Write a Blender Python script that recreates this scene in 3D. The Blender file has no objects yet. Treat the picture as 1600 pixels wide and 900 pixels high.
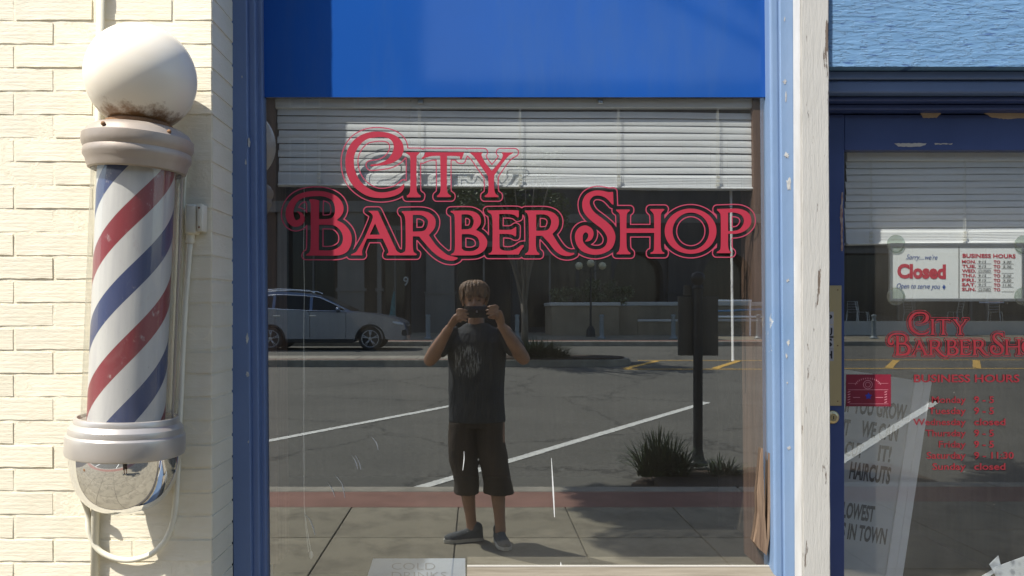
import bpy, bmesh, math, random
import numpy as np
from mathutils import Vector, Matrix, noise as mnoise
random.seed(7)
S = bpy.context.scene
C = S.collection
R = math.radians
# ------------------------------------------------------------------ camera, light, exposure
D = 2.62          # camera to window glass (glass lies in y = 0)
F = 1220.0        # focal length in photo pixels
CX, CY = 745.0, 487.0
CAMZ = 1.61
cd = bpy.data.cameras.new('camera'); cam = bpy.data.objects.new('camera', cd); C.objects.link(cam)
cam.location = (0, -D, CAMZ); cam.rotation_euler = (R(90), 0, 0)
cd.sensor_width = 36; cd.lens = 36*F/1600; cd.shift_x = (800-CX)/1600; cd.shift_y = (CY-450)/1600
cd.clip_start = 0.005; cd.clip_end = 2000
S.camera = cam
SUN_EL, SUN_AZ = 54, 50       # azimuth measured from the wall's normal towards the left
w = bpy.data.worlds.new("World"); S.world = w; w.use_nodes = True
nt = w.node_tree; sky = nt.nodes.new('ShaderNodeTexSky'); sky.sky_type = 'NISHITA'; sky.sun_disc = False
sky.sun_elevation = R(SUN_EL); sky.sun_rotation = R(180+SUN_AZ); sky.dust_density = 1.2
bg = nt.nodes['Background']; bg.inputs[1].default_value = 0.15; nt.links.new(sky.outputs[0], bg.inputs[0])
sd = bpy.data.lights.new('sun', 'SUN'); sun = bpy.data.objects.new('sun', sd); C.objects.link(sun)
sd.energy = 4.1; sd.angle = R(0.53); sd.color = (1.0, .955, .87)
sv = Vector((-math.sin(R(SUN_AZ))*math.cos(R(SUN_EL)), -math.cos(R(SUN_AZ))*math.cos(R(SUN_EL)), math.sin(R(SUN_EL))))
sun.rotation_euler = sv.to_track_quat('Z', 'Y').to_euler(); sun.location = (-6, -8, 12)
S.view_settings.view_transform = 'Standard'; S.view_settings.look = 'None'
S.view_settings.exposure = 0.93; S.view_settings.gamma = 1
S.render.engine = 'CYCLES'
S.cycles.transparent_max_bounces = 24; S.cycles.max_bounces = 10; S.cycles.caustics_reflective = False
S.cycles.sample_clamp_indirect = 6

# ------------------------------------------------------------------ helpers
def srgb(r, g, b):
    f = lambda c: (c/255/12.92) if c <= 10.31 else ((c/255+.055)/1.055)**2.4
    return (f(r), f(g), f(b))
def W(px, py, y):      # a point on the vertical plane y seen directly
    s = (D+y)/F
    return Vector(((px-CX)*s, y, CAMZ-(py-CY)*s))
def RX(px, Z): return (px-CX)*Z/F          # a point seen in the window at optical distance Z
def RZ(py, Z): return CAMZ-(py-CY)*Z/F
def RY(Z): return -(Z-D)
def tag(o, label=None, cat=None, group=None, kind=None):
    if label: o['label'] = label
    if cat: o['category'] = cat
    if group: o['group'] = group
    if kind: o['kind'] = kind
    return o
def empty(name, loc=(0,0,0), label=None, cat=None, group=None):
    o = bpy.data.objects.new(name, None); C.objects.link(o); o.location = loc; o.empty_display_size = .1
    return tag(o, label, cat, group)
def link(name, me, mat=None, parent=None, loc=None):
    o = bpy.data.objects.new(name, me); C.objects.link(o)
    if mat is not None:
        for m in (mat if isinstance(mat, (list, tuple)) else [mat]): me.materials.append(m)
    if parent is not None:
        o.parent = parent
    if loc is not None: o.location = loc
    return o
def fin(bm, name, mat=None, parent=None, smooth=False, off=None, kind=None, autos=None):
    """write a bmesh given in world coordinates; under a parent it is moved to the parent's frame"""
    me = bpy.data.meshes.new(name)
    bmesh.ops.recalc_face_normals(bm, faces=bm.faces)
    if parent is not None and off is None:
        loc = Vector((0,0,0)); p = parent
        while p is not None: loc += p.location; p = p.parent
        bmesh.ops.translate(bm, verts=bm.verts, vec=-loc)
    if smooth:
        for f in bm.faces: f.smooth = True
    bm.to_mesh(me); bm.free()
    if autos:
        me.set_sharp_from_angle(angle=R(autos)) if smooth else None
    o = link(name, me, mat, parent)
    if kind: o['kind'] = kind
    return o
def box(bm, x0, x1, y0, y1, z0, z1, mi=0, bev=0, seg=1):
    r = bmesh.ops.create_cube(bm, size=1)
    vs = r['verts']
    for v in vs: v.co = Vector((x0+(v.co.x+.5)*(x1-x0), y0+(v.co.y+.5)*(y1-y0), z0+(v.co.z+.5)*(z1-z0)))
    fs = set(f for v in vs for f in v.link_faces)
    for f in fs: f.material_index = mi
    if bev:
        es = list(set(e for v in vs for e in v.link_edges))
        rr = bmesh.ops.bevel(bm, geom=es, offset=bev, segments=seg, affect='EDGES', profile=.5)
        for f in rr['faces']: f.material_index = mi
def fin_each(bm, name, mat=None, parent=None, smooth=False):
    """one object for each loose piece"""
    seen = set(); out = []
    for f in bm.faces:
        if f in seen: continue
        st = [f]; isl = []; seen.add(f)
        while st:
            g = st.pop(); isl.append(g)
            for e in g.edges:
                for h in e.link_faces:
                    if h not in seen: seen.add(h); st.append(h)
        b2 = bmesh.new(); mp = {}
        for g in isl:
            vs = []
            for v in g.verts:
                if v not in mp: mp[v] = b2.verts.new(v.co)
                vs.append(mp[v])
            b2.faces.new(vs)
        out.append(fin(b2, name, mat, parent, smooth=smooth))
    bm.free(); return out
def slab(name, x0, x1, y0, y1, z0, z1, mat, parent=None, bev=0, kind=None, seg=1):
    bm = bmesh.new(); box(bm, x0, x1, y0, y1, z0, z1, bev=bev, seg=seg)
    return fin(bm, name, mat, parent, kind=kind)
def tube(bm, pts, r, n=10, caps=True, mi=0):
    pts = [Vector(p) for p in pts]
    rs = r if isinstance(r, (list, tuple)) else [r]*len(pts)
    rings = []; prev = None
    for i, p in enumerate(pts):
        t = (pts[min(i+1, len(pts)-1)]-pts[max(i-1, 0)]).normalized()
        if prev is None:
            a = Vector((0,0,1)) if abs(t.z) < .9 else Vector((1,0,0))
            u = t.cross(a).normalized()
        else:
            u = (prev - t*prev.dot(t)).normalized()
        prev = u; v = t.cross(u)
        rings.append([bm.verts.new(p+(u*math.cos(2*math.pi*k/n)+v*math.sin(2*math.pi*k/n))*rs[i]) for k in range(n)])
    for a, b in zip(rings, rings[1:]):
        for k in range(n):
            f = bm.faces.new((a[k], a[(k+1)%n], b[(k+1)%n], b[k])); f.material_index = mi
    if caps:
        for rg in (rings[0], rings[-1]):
            f = bm.faces.new(rg); f.material_index = mi
def lathe(bm, prof, n=32, c=(0,0,0), mi=0, close=True):
    c = Vector(c); rings = []
    for r, z in prof:
        rings.append([bm.verts.new(c+Vector((r*math.cos(2*math.pi*k/n), r*math.sin(2*math.pi*k/n), z))) for k in range(n)] if r > 1e-5 else [bm.verts.new(c+Vector((0,0,z)))])
    for a, b in zip(rings, rings[1:]):
        for k in range(n):
            k2 = (k+1)%n
            if len(a) == 1 and len(b) == 1: continue
            vs = [a[0], b[k2], b[k]] if len(a) == 1 else ([a[k], a[k2], b[0]] if len(b) == 1 else [a[k], a[k2], b[k2], b[k]])
            f = bm.faces.new(vs); f.material_index = mi
    if close:
        for rg in (rings[0], rings[-1]):
            if len(rg) > 1: bm.faces.new(rg).material_index = mi
def loft(bm, secs, n=24):
    """secs: (cx,cy,cz, rx, ry[, tx,ty,tz axis])"""
    rings = []
    for s in secs:
        c = Vector(s[:3]); rx, ry = s[3], s[4]
        ax = Vector(s[5]).normalized() if len(s) > 5 else Vector((0,0,1))
        u = Vector((1,0,0)); u = (u-ax*u.dot(ax)).normalized(); v = ax.cross(u)
        rings.append([bm.verts.new(c+u*rx*math.cos(2*math.pi*k/n)+v*ry*math.sin(2*math.pi*k/n)) for k in range(n)])
    for a, b in zip(rings, rings[1:]):
        for k in range(n): bm.faces.new((a[k], a[(k+1)%n], b[(k+1)%n], b[k]))
    bm.faces.new(rings[0]); bm.faces.new(rings[-1])
def ell(bm, c, r, seg=16, ring=10, rot=None):
    m = Matrix.Translation(c) @ (rot or Matrix.Identity(4)) @ Matrix.Diagonal((r[0], r[1], r[2], 1))
    bmesh.ops.create_uvsphere(bm, u_segments=seg, v_segments=ring, radius=1, matrix=m)
def prism(bm, poly, y0, y1, plane='xz', mi=0):
    """poly of 2D points extruded along the third axis"""
    f3 = {'xz': lambda a, b, t: (a, t, b), 'xy': lambda a, b, t: (a, b, t), 'yz': lambda a, b, t: (t, a, b)}[plane]
    A = [bm.verts.new(f3(a, b, y0)) for a, b in poly]; B = [bm.verts.new(f3(a, b, y1)) for a, b in poly]
    n = len(poly)
    for k in range(n): bm.faces.new((A[k], A[(k+1)%n], B[(k+1)%n], B[k])).material_index = mi
    for rg in (A, B):
        bm.faces.new(rg).material_index = mi
def evalmesh(o):
    dg = bpy.context.evaluated_depsgraph_get(); dg.update()
    return bpy.data.meshes.new_from_object(o.evaluated_get(dg))

# ------------------------------------------------------------------ materials
def newmat(name):
    m = bpy.data.materials.new(name); m.use_nodes = True
    return m, m.node_tree.nodes, m.node_tree.links, m.node_tree.nodes['Principled BSDF']
def noise(N, L, scale, detail=4, rough=.55, vec=None, stretch=None, coord='Object'):
    n = N.new('ShaderNodeTexNoise'); n.inputs['Scale'].default_value = scale; n.inputs['Detail'].default_value = detail; n.inputs['Roughness'].default_value = rough
    if vec is None:
        tc = N.new('ShaderNodeTexCoord'); vec = tc.outputs[coord]
    if stretch:
        mp = N.new('ShaderNodeMapping'); mp.inputs['Scale'].default_value = stretch; L.new(vec, mp.inputs[0]); vec = mp.outputs[0]
    L.new(vec, n.inputs[0]); return n
def ramp(N, L, src, a, b, ca=(0,0,0), cb=(1,1,1)):
    r = N.new('ShaderNodeValToRGB'); e = r.color_ramp.elements
    e[0].position = a; e[1].position = b; e[0].color = (*ca, 1); e[1].color = (*cb, 1)
    L.new(src, r.inputs[0]); return r
def mixc(N, L, fac, a, b, mode='MIX'):
    m = N.new('ShaderNodeMix'); m.data_type = 'RGBA'; m.blend_type = mode
    for i, v in ((0, fac), (6, a), (7, b)):
        if hasattr(v, 'links') or hasattr(v, 'is_linked'): L.new(v, m.inputs[i])
        elif i == 0: m.inputs[0].default_value = v
        else: m.inputs[i].default_value = (*v, 1)
    return m.outputs[2]
def simple(name, c1, c2=None, scale=12, rough=.7, metal=0, bump=0, bscale=60, stretch=None, bstretch=None, bdist=.004, spec=.4, detail=4, coord='Object', third=None):
    m, N, L, P = newmat(name)
    P.inputs['Roughness'].default_value = rough; P.inputs['Metallic'].default_value = metal
    P.inputs['Specular IOR Level'].default_value = spec
    if c2 is None: P.inputs['Base Color'].default_value = (*c1, 1)
    else:
        n = noise(N, L, scale, detail, stretch=stretch, coord=coord)
        r = ramp(N, L, n.outputs[0], .35, .65, c1, c2)
        out = r.outputs[0]
        if third:
            n3 = noise(N, L, third[1], 6, .7, coord=coord, stretch=third[4] if len(third) > 4 else None); r3 = ramp(N, L, n3.outputs[0], third[2], third[3])
            out = mixc(N, L, r3.outputs[0], out, third[0])
        L.new(out, P.inputs['Base Color'])
    if bump:
        bn = noise(N, L, bscale, 5, .6, stretch=bstretch, coord=coord)
        b = N.new('ShaderNodeBump'); b.inputs['Strength'].default_value = bump; b.inputs['Distance'].default_value = bdist
        L.new(bn.outputs[0], b.inputs['Height']); L.new(b.outputs[0], P.inputs['Normal'])
    return m
def varied(m, amt=.12):
    """per-object value jitter"""
    N, L = m.node_tree.nodes, m.node_tree.links; P = N['Principled BSDF']
    oi = N.new('ShaderNodeObjectInfo'); mr = N.new('ShaderNodeMapRange'); mr.inputs[3].default_value = 1-amt; mr.inputs[4].default_value = 1.0
    L.new(oi.outputs['Random'], mr.inputs[0]); h = N.new('ShaderNodeHueSaturation'); L.new(mr.outputs[0], h.inputs['Value'])
    src = P.inputs['Base Color']
    if src.is_linked: L.new(src.links[0].from_socket, h.inputs['Color'])
    else: h.inputs['Color'].default_value = src.default_value[:]
    L.new(h.outputs[0], src); return m
def peel(name, paint, paint2, wood, thr=.64, stretch=(6, 6, .8), rough=.5, bump=.5, scale=6):
    """paint flaking off wood: flakes elongated along the grain"""
    m, N, L, P = newmat(name)
    n0 = noise(N, L, 3, 5); base = ramp(N, L, n0.outputs[0], .3, .7, paint, paint2).outputs[0]
    n1 = noise(N, L, scale, 8, .68, stretch=stretch)
    mask = ramp(N, L, n1.outputs[0], thr, thr+.012)
    n2 = noise(N, L, 14, 4, stretch=(stretch[0], stretch[1], stretch[2])); wd = ramp(N, L, n2.outputs[0], .3, .7, wood, tuple(c*.6 for c in wood)).outputs[0]
    L.new(mixc(N, L, mask.outputs[0], base, wd), P.inputs['Base Color'])
    P.inputs['Roughness'].default_value = rough
    crack = noise(N, L, 16, 6, .7, stretch=stretch)
    s = N.new('ShaderNodeMath'); s.operation = 'SUBTRACT'; L.new(crack.outputs[0], s.inputs[0]); L.new(mask.outputs[0], s.inputs[1])
    b = N.new('ShaderNodeBump'); b.inputs['Strength'].default_value = bump; b.inputs['Distance'].default_value = .004
    L.new(s.outputs[0], b.inputs['Height']); L.new(b.outputs[0], P.inputs['Normal'])
    return m
M = {}
M['brick'] = varied(simple('cream_painted_brick', (.80,.742,.595), (.735,.675,.525), 5, .62, bump=.38, bscale=40, bstretch=(.55,1,2.2), bdist=.006, third=((.45,.36,.24), 26, .74, .80)), .09)
M['mortar'] = simple('cream_painted_mortar', (.78,.72,.57), (.72,.66,.51), 30, .8, bump=.6, bscale=90)
M['globe'] = None
def glass_mat(name, refl, tint, dust=.02, streak=True):
    m, N, L, P = newmat(name); N.remove(P)
    out = N['Material Output']
    t = N.new('ShaderNodeBsdfTransparent'); t.inputs[0].default_value = (*tint, 1)
    g = N.new('ShaderNodeBsdfGlossy'); g.inputs['Roughness'].default_value = 0.0; g.inputs[0].default_value = (.97,1,.98,1)
    lw0 = N.new('ShaderNodeLayerWeight'); lw0.inputs[0].default_value = .5
    fr = N.new('ShaderNodeMath'); fr.operation = 'POWER'; fr.inputs[1].default_value = 4; L.new(lw0.outputs['Facing'], fr.inputs[0])
    mx = N.new('ShaderNodeMath'); mx.operation = 'MULTIPLY_ADD'; mx.inputs[1].default_value = .7; mx.inputs[2].default_value = refl; mx.use_clamp = True
    L.new(fr.outputs[0], mx.inputs[0])
    mix = N.new('ShaderNodeMixShader'); L.new(mx.outputs[0], mix.inputs[0]); L.new(t.outputs[0], mix.inputs[1]); L.new(g.outputs[0], mix.inputs[2])
    d = N.new('ShaderNodeBsdfDiffuse'); d.inputs[0].default_value = (.62,.58,.5,1)
    n1 = noise(N, L, 2.2, 6, .6, stretch=(1,1,.5)); n2 = noise(N, L, 60, 3, .6, stretch=(1,1,.12))
    r1 = ramp(N, L, n1.outputs[0], .35, .8, (.25,)*3, (1,)*3); r2 = ramp(N, L, n2.outputs[0], .4, .8, (.72,)*3, (1,)*3)
    n3 = noise(N, L, 120, 2, .5); r3 = ramp(N, L, n3.outputs[0], .76, .79, (0,)*3, (3,)*3)
    a = N.new('ShaderNodeMath'); a.operation = 'MULTIPLY'; L.new(r1.outputs[0], a.inputs[0]); L.new(r2.outputs[0], a.inputs[1])
    a2 = N.new('ShaderNodeMath'); a2.operation = 'ADD'; L.new(a.outputs[0], a2.inputs[0]); L.new(r3.outputs[0], a2.inputs[1])
    b = N.new('ShaderNodeMath'); b.operation = 'MULTIPLY'; b.inputs[1].default_value = dust; L.new(a2.outputs[0], b.inputs[0])
    mix2 = N.new('ShaderNodeMixShader'); L.new(b.outputs[0], mix2.inputs[0]); L.new(mix.outputs[0], mix2.inputs[1]); L.new(d.outputs[0], mix2.inputs[2])
    L.new(mix2.outputs[0], out.inputs[0]); return m
M['glass'] = glass_mat('reflective_window_glass', .33, (.97,.98,.97), .035)
M['door_glass'] = glass_mat('reflective_door_glass', .24, (.98,.99,.98), .10)
m, N, L, P = newmat('clear_back_face'); N.remove(P); t = N.new('ShaderNodeBsdfTransparent'); t.inputs[0].default_value = (.97,.98,.97,1); L.new(t.outputs[0], N['Material Output'].inputs[0]); M['clear'] = m
M['tube_glass'] = glass_mat('clear_pole_cylinder', .035, (.88,.88,.86), .15)
M['cup'] = glass_mat('clear_suction_cup', .06, (.74,.80,.76), .22)
M['vinyl'] = simple('red_vinyl', (.36,.028,.052), (.33,.026,.048), 3, .45, spec=.3)
M['vinyl_line'] = simple('red_vinyl_line', (.36,.045,.085), None, 1, .5)
M['vinyl_door'] = simple('faded_red_vinyl', (.25,.022,.03), (.19,.018,.025), 8, .5)
M['blueboard'] = simple('bright_blue_panel', (.012,.078,.33), (.012,.070,.29), 1.5, .07, bump=.03, bscale=5, spec=.42, third=((.028,.088,.28), 6, .50, .85, (1,1,.18)))
M['blue'] = peel('blue_trim_paint', (.145,.235,.385), (.19,.275,.425), (.62,.62,.58), .675, (2, 2, 1), .42, .25, 9)
M['blue_shaded'] = peel('shaded_blue_trim_paint', (.095,.145,.275), (.12,.18,.33), (.5,.46,.38), .79, (2, 2, 1), .45, .25, 12)  # same blue trim paint, with the shade on these parts put into the colour
M['door_blue'] = simple('dark_blue_door_paint', (.042,.066,.18), (.052,.080,.21), 4, .42, bump=.12, bscale=25, third=((.05,.085,.2), 9, .58, .75))
M['board_blue'] = None
M['cream_post'] = peel('flaking_white_post', (.47,.46,.43), (.42,.41,.38), (.17,.13,.10), .605, (7, 7, .85), .62, .55, 6)
M['wood_in'] = simple('bare_brown_wood', (.20,.12,.085), (.12,.07,.05), 9, .7, bump=.4, bscale=30, stretch=(5,5,.3), bstretch=(5,5,.3))
M['wood_raw'] = simple('weathered_pale_wood', (.21,.185,.145), (.14,.12,.09), 10, .75, bump=.6, bscale=30, stretch=(.35,5,5), bstretch=(.35,5,5))
M['blind'] = simple('white_blind_slat', (.87,.88,.90), (.80,.81,.83), 3, .45)
M['cord'] = simple('white_cord', (.75,.73,.66), None, 1, .6)
M['alu'] = simple('grey_collar_metal', (.33,.28,.235), (.41,.355,.30), 7, .48, .35, bump=.12, bscale=30, stretch=(1,1,.4), third=((.28,.19,.13), 9, .60, .74))
M['alu_low'] = simple('bright_collar_metal', (.50,.465,.42), (.43,.395,.355), 5, .32, .45, bump=.05, bscale=40)
M['chrome'] = simple('chrome_dome', (.88,.88,.88), (.80,.80,.80), 4, .03, 1.0, bump=.006, bscale=6)
M['rust'] = simple('rusty_metal', (.16,.085,.045), (.30,.16,.075), 20, .85, bump=.5, bscale=60)
M['pipe'] = simple('cream_painted_pipe', (.74,.70,.57), (.67,.63,.50), 9, .5, bump=.2, bscale=50)
M['brass'] = simple('scuffed_brass', (.62,.50,.27), (.50,.42,.25), 4, .33, .85, bump=.1, bscale=20, stretch=(1,1,.3), third=((.30,.24,.14), 18, .66, .70))
M['black'] = simple('black_print', (.015,.015,.018), None, 1, .5)
M['grey_tile'] = simple('pale_sticker', (.42,.40,.40), None, 1, .5)
M['paper'] = simple('paper', (.72,.76,.80), (.68,.72,.78), 5, .7)
M['signwhite'] = simple('white_sign_face', (.78,.80,.80), (.72,.75,.76), 4, .35)
M['ink_blue'] = simple('blue_ink', (.02,.07,.30), None, 1, .5)
M['ink_red'] = simple('red_ink', (.48,.02,.05), None, 1, .5)
M['pencil'] = simple('faint_pencil', (.36,.38,.44), None, 1, .7)
M['metal'] = simple('brushed_metal', (.55,.56,.58), (.42,.43,.45), 8, .3, .9)
M['int_wall'] = simple('brown_panelled_wall', (.085,.065,.05), (.06,.045,.035), 3, .8, stretch=(4,4,.2))
M['int_floor'] = simple('dark_shop_floor', (.035,.032,.03), (.05,.045,.04), 3, .5)
M['stucco'] = simple('plain_cream_wall', (.78,.72,.56), (.72,.66,.50), 3, .8, bump=.3, bscale=40)
M['concrete'] = simple('pavement_concrete', (.19,.17,.125), (.24,.215,.16), 1.3, .88, bump=.4, bscale=60, coord='Object', third=((.13,.115,.085), 2.5, .46, .64))
M['concrete'] = varied(M['concrete'], .12)
M['kerb'] = simple('kerb_concrete', (.27,.25,.205), (.19,.175,.145), 4, .85, bump=.4, bscale=50)
M['redband'] = simple('red_brick_band', (.165,.085,.065), (.21,.11,.085), 3, .85, bump=.4, bscale=40)
M['white_paint'] = simple('road_white_paint', (.62,.62,.58), (.42,.42,.39), 22, .7, third=((.16,.155,.15), 30, .62, .68))
M['yellow_paint'] = simple('road_yellow_paint', (.60,.36,.07), (.45,.28,.07), 14, .7)
M['mulch'] = simple('dark_mulch', (.035,.024,.018), (.06,.042,.03), 20, .95, bump=.8, bscale=50, bdist=.02)
M['skin'] = simple('skin', (.38,.215,.14), (.31,.172,.112), 14, .5)
M['hair'] = simple('light_brown_hair', (.22,.118,.056), (.085,.044,.021), 40, .55, bump=.8, bscale=80, stretch=(1,1,.3), bstretch=(1,1,.2), bdist=.01)
M['shorts'] = simple('dark_brown_shorts', (.030,.023,.018), (.055,.040,.029), 6, .9, bump=.6, bscale=14, bdist=.02)
M['shoe'] = simple('dark_grey_shoe', (.055,.062,.068), (.08,.088,.095), 20, .8, bump=.3)
M['sole'] = simple('pale_sole', (.45,.44,.40), None, 1, .7)
M['phone'] = simple('black_phone', (.015,.015,.018), None, 1, .18, spec=.6)
M['bollard'] = simple('grey_green_iron', (.17,.20,.21), (.22,.25,.26), 5, .5, .2)
M['iron'] = simple('black_iron', (.014,.015,.017), (.022,.023,.025), 5, .5, .2)
M['signback'] = simple('dark_sign_back', (.07,.068,.06), (.055,.053,.048), 3, .6)
M['leaf'] = varied(simple('mixed_leaves', (.035,.065,.016), (.075,.115,.028), 3.5, .6), .2)
M['leaf2'] = simple('shrub_leaves', (.07,.09,.035), (.17,.18,.10), 9, .6)
M['blade'] = simple('spiky_blades', (.028,.045,.016), (.05,.075,.025), 8, .6)
M['bark'] = simple('grey_bark', (.12,.10,.08), (.19,.165,.135), 12, .9, bump=.6, bscale=30, stretch=(1,1,.3))
M['planter'] = simple('brown_concrete_wall', (.27,.215,.15), (.21,.165,.115), 1.5, .9, bump=.3, bscale=12)
M['coping'] = simple('pale_coping', (.48,.46,.42), None, 1, .8)
M['rail_white'] = simple('white_rail', (.72,.74,.76), None, 1, .4)
M['rail_blue'] = simple('blue_rail', (.12,.28,.45), None, 1, .4)
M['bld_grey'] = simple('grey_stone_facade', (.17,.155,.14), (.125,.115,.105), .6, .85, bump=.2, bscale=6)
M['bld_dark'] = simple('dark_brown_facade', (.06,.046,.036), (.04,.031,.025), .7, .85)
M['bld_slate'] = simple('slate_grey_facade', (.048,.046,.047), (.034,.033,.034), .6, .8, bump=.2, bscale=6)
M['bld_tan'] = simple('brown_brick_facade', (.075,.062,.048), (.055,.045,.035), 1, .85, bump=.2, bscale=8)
M['winglass'] = simple('dark_window_pane', (.010,.011,.014), None, 1, .12, spec=.3)
M['lampglobe'] = simple('cream_lamp_globe', (.48,.44,.30), None, 1, .3)
M['carpaint'] = simple('silver_car_paint', (.155,.185,.25), None, 1, .22, .75)
M['carglass'] = simple('car_glass', (.022,.019,.017), None, 1, .08, spec=.25)
M['tyre'] = simple('black_tyre', (.018,.018,.018), None, 1, .8)
M['rim'] = simple('silver_rim', (.42,.42,.43), None, 1, .3, .8)
M['carblack'] = simple('black_car_plastic', (.02,.02,.021), None, 1, .6)
M['headlight'] = simple('headlight_lens', (.55,.58,.62), None, 1, .08, spec=.8)
M['tealcloth'] = simple('teal_umbrella_cloth', (.05,.17,.18), (.03,.10,.11), 9, .8)
M['chrome_line'] = simple('bright_trim', (.75,.75,.76), None, 1, .15, 1)

# light blue weathered board over the door: ridged horizontal flakes
m, N, L, P = newmat('weathered_light_blue_board')
n1 = noise(N, L, 3, 6, .6); c = ramp(N, L, n1.outputs[0], .3, .7, (.11,.225,.385), (.145,.275,.45)).outputs[0]
nf = noise(N, L, 1, 5, .62, stretch=(13, 1, 62)); pl = ramp(N, L, nf.outputs[0], .50, .535)
nc = noise(N, L, 1.7, 4, .6, stretch=(9, 1, 70)); ck = ramp(N, L, nc.outputs[0], .60, .63)
c = mixc(N, L, ck.outputs[0], c, (.055,.12,.27))  # cracks and the shadow lines under flakes, painted as one dark blue
nw = noise(N, L, 5, 7, .7, stretch=(1,1,3)); wk = ramp(N, L, nw.outputs[0], .70, .715); c = mixc(N, L, wk.outputs[0], c, (.30,.42,.55))
L.new(c, P.inputs['Base Color']); P.inputs['Roughness'].default_value = .6
ad = N.new('ShaderNodeMath'); ad.operation = 'MULTIPLY_ADD'; ad.inputs[1].default_value = .5; L.new(pl.outputs[0], ad.inputs[0]); L.new(nf.outputs[0], ad.inputs[2])
b = N.new('ShaderNodeBump'); b.inputs['Strength'].default_value = .8; b.inputs['Distance'].default_value = .0045
L.new(ad.outputs[0], b.inputs['Height']); L.new(b.outputs[0], P.inputs['Normal']); M['board_blue'] = m
# asphalt
m, N, L, P = newmat('worn_asphalt')
n1 = noise(N, L, .5, 5, .6, stretch=(.6,1.5,1)); c = ramp(N, L, n1.outputs[0], .35, .7, (.185,.180,.160), (.25,.242,.215)).outputs[0]
n2 = noise(N, L, 90, 3, .8); c2 = ramp(N, L, n2.outputs[0], .3, .72, (.5,.5,.5), (1.6,1.6,1.55)).outputs[0]
c = mixc(N, L, 1.0, c, c2, 'MULTIPLY')
n5 = noise(N, L, 22, 4, .75); c5 = ramp(N, L, n5.outputs[0], .35, .68, (.72,.72,.72), (1.28,1.28,1.26)).outputs[0]; c = mixc(N, L, 1.0, c, c5, 'MULTIPLY')
vo = N.new('ShaderNodeTexVoronoi'); vo.feature = 'DISTANCE_TO_EDGE'; vo.inputs['Scale'].default_value = .38
tcv = N.new('ShaderNodeTexCoord'); nv = noise(N, L, 1.6, 5, .7); vm = N.new('ShaderNodeVectorMath'); vm.operation = 'MULTIPLY_ADD'; vm.inputs[1].default_value = (.9,.9,.9); L.new(nv.outputs['Color'], vm.inputs[0]); L.new(tcv.outputs['Object'], vm.inputs[2]); L.new(vm.outputs[0], vo.inputs[0])
ck = ramp(N, L, vo.outputs['Distance'], .004, .012, (.45,.45,.45), (1,1,1)).outputs[0]; c = mixc(N, L, 1.0, c, ck, 'MULTIPLY')
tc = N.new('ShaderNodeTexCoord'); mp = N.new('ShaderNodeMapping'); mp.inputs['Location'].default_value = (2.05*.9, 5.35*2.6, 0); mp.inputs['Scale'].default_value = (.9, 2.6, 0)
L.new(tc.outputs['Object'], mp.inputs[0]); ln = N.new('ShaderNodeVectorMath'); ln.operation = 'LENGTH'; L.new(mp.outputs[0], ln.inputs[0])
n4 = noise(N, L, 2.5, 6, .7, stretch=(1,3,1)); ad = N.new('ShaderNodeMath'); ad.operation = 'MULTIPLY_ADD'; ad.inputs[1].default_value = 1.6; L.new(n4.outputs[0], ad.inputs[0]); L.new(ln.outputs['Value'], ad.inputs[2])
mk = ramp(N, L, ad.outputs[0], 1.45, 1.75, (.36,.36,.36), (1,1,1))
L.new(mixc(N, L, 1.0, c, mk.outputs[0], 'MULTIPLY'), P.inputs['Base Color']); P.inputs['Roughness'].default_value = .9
b = N.new('ShaderNodeBump'); b.inputs['Strength'].default_value = .6; b.inputs['Distance'].default_value = .006; L.new(n2.outputs[0], b.inputs['Height']); L.new(b.outputs[0], P.inputs['Normal'])
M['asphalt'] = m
# globe of the pole: off-white plastic with rust creeping up from the neck
m, N, L, P = newmat('yellowed_white_globe')
tc = N.new('ShaderNodeTexCoord'); sp = N.new('ShaderNodeSeparateXYZ'); L.new(tc.outputs['Object'], sp.inputs[0])
n1 = noise(N, L, 26, 6, .7); ma = N.new('ShaderNodeMath'); ma.operation = 'MULTIPLY_ADD'; ma.inputs[1].default_value = .10; L.new(n1.outputs[0], ma.inputs[0]); L.new(sp.outputs['Z'], ma.inputs[2])
mk = ramp(N, L, ma.outputs[0], -.10, -.072, (1,1,1), (0,0,0))
# fac uses z + noise; ramp input is clamped at 0 so shift it
ma2 = N.new('ShaderNodeMath'); ma2.operation = 'ADD'; ma2.inputs[1].default_value = .5; L.new(ma.outputs[0], ma2.inputs[0])
for l in list(mk.inputs[0].links): L.remove(l)
L.new(ma2.outputs[0], mk.inputs[0]); mk.color_ramp.elements[0].position = .432; mk.color_ramp.elements[1].position = .456
n2 = noise(N, L, 40, 5, .7); sp2 = ramp(N, L, n2.outputs[0], .74, .77)
c = mixc(N, L, sp2.outputs[0], (.78,.715,.60), (.35,.27,.18))
L.new(mixc(N, L, mk.outputs[0], c, (.22,.12,.05)), P.inputs['Base Color']); P.inputs['Roughness'].default_value = .28
P.inputs['Subsurface Weight'].default_value = .15; P.inputs['Subsurface Radius'].default_value = (.05,.04,.03)
M['globe'] = m
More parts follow.
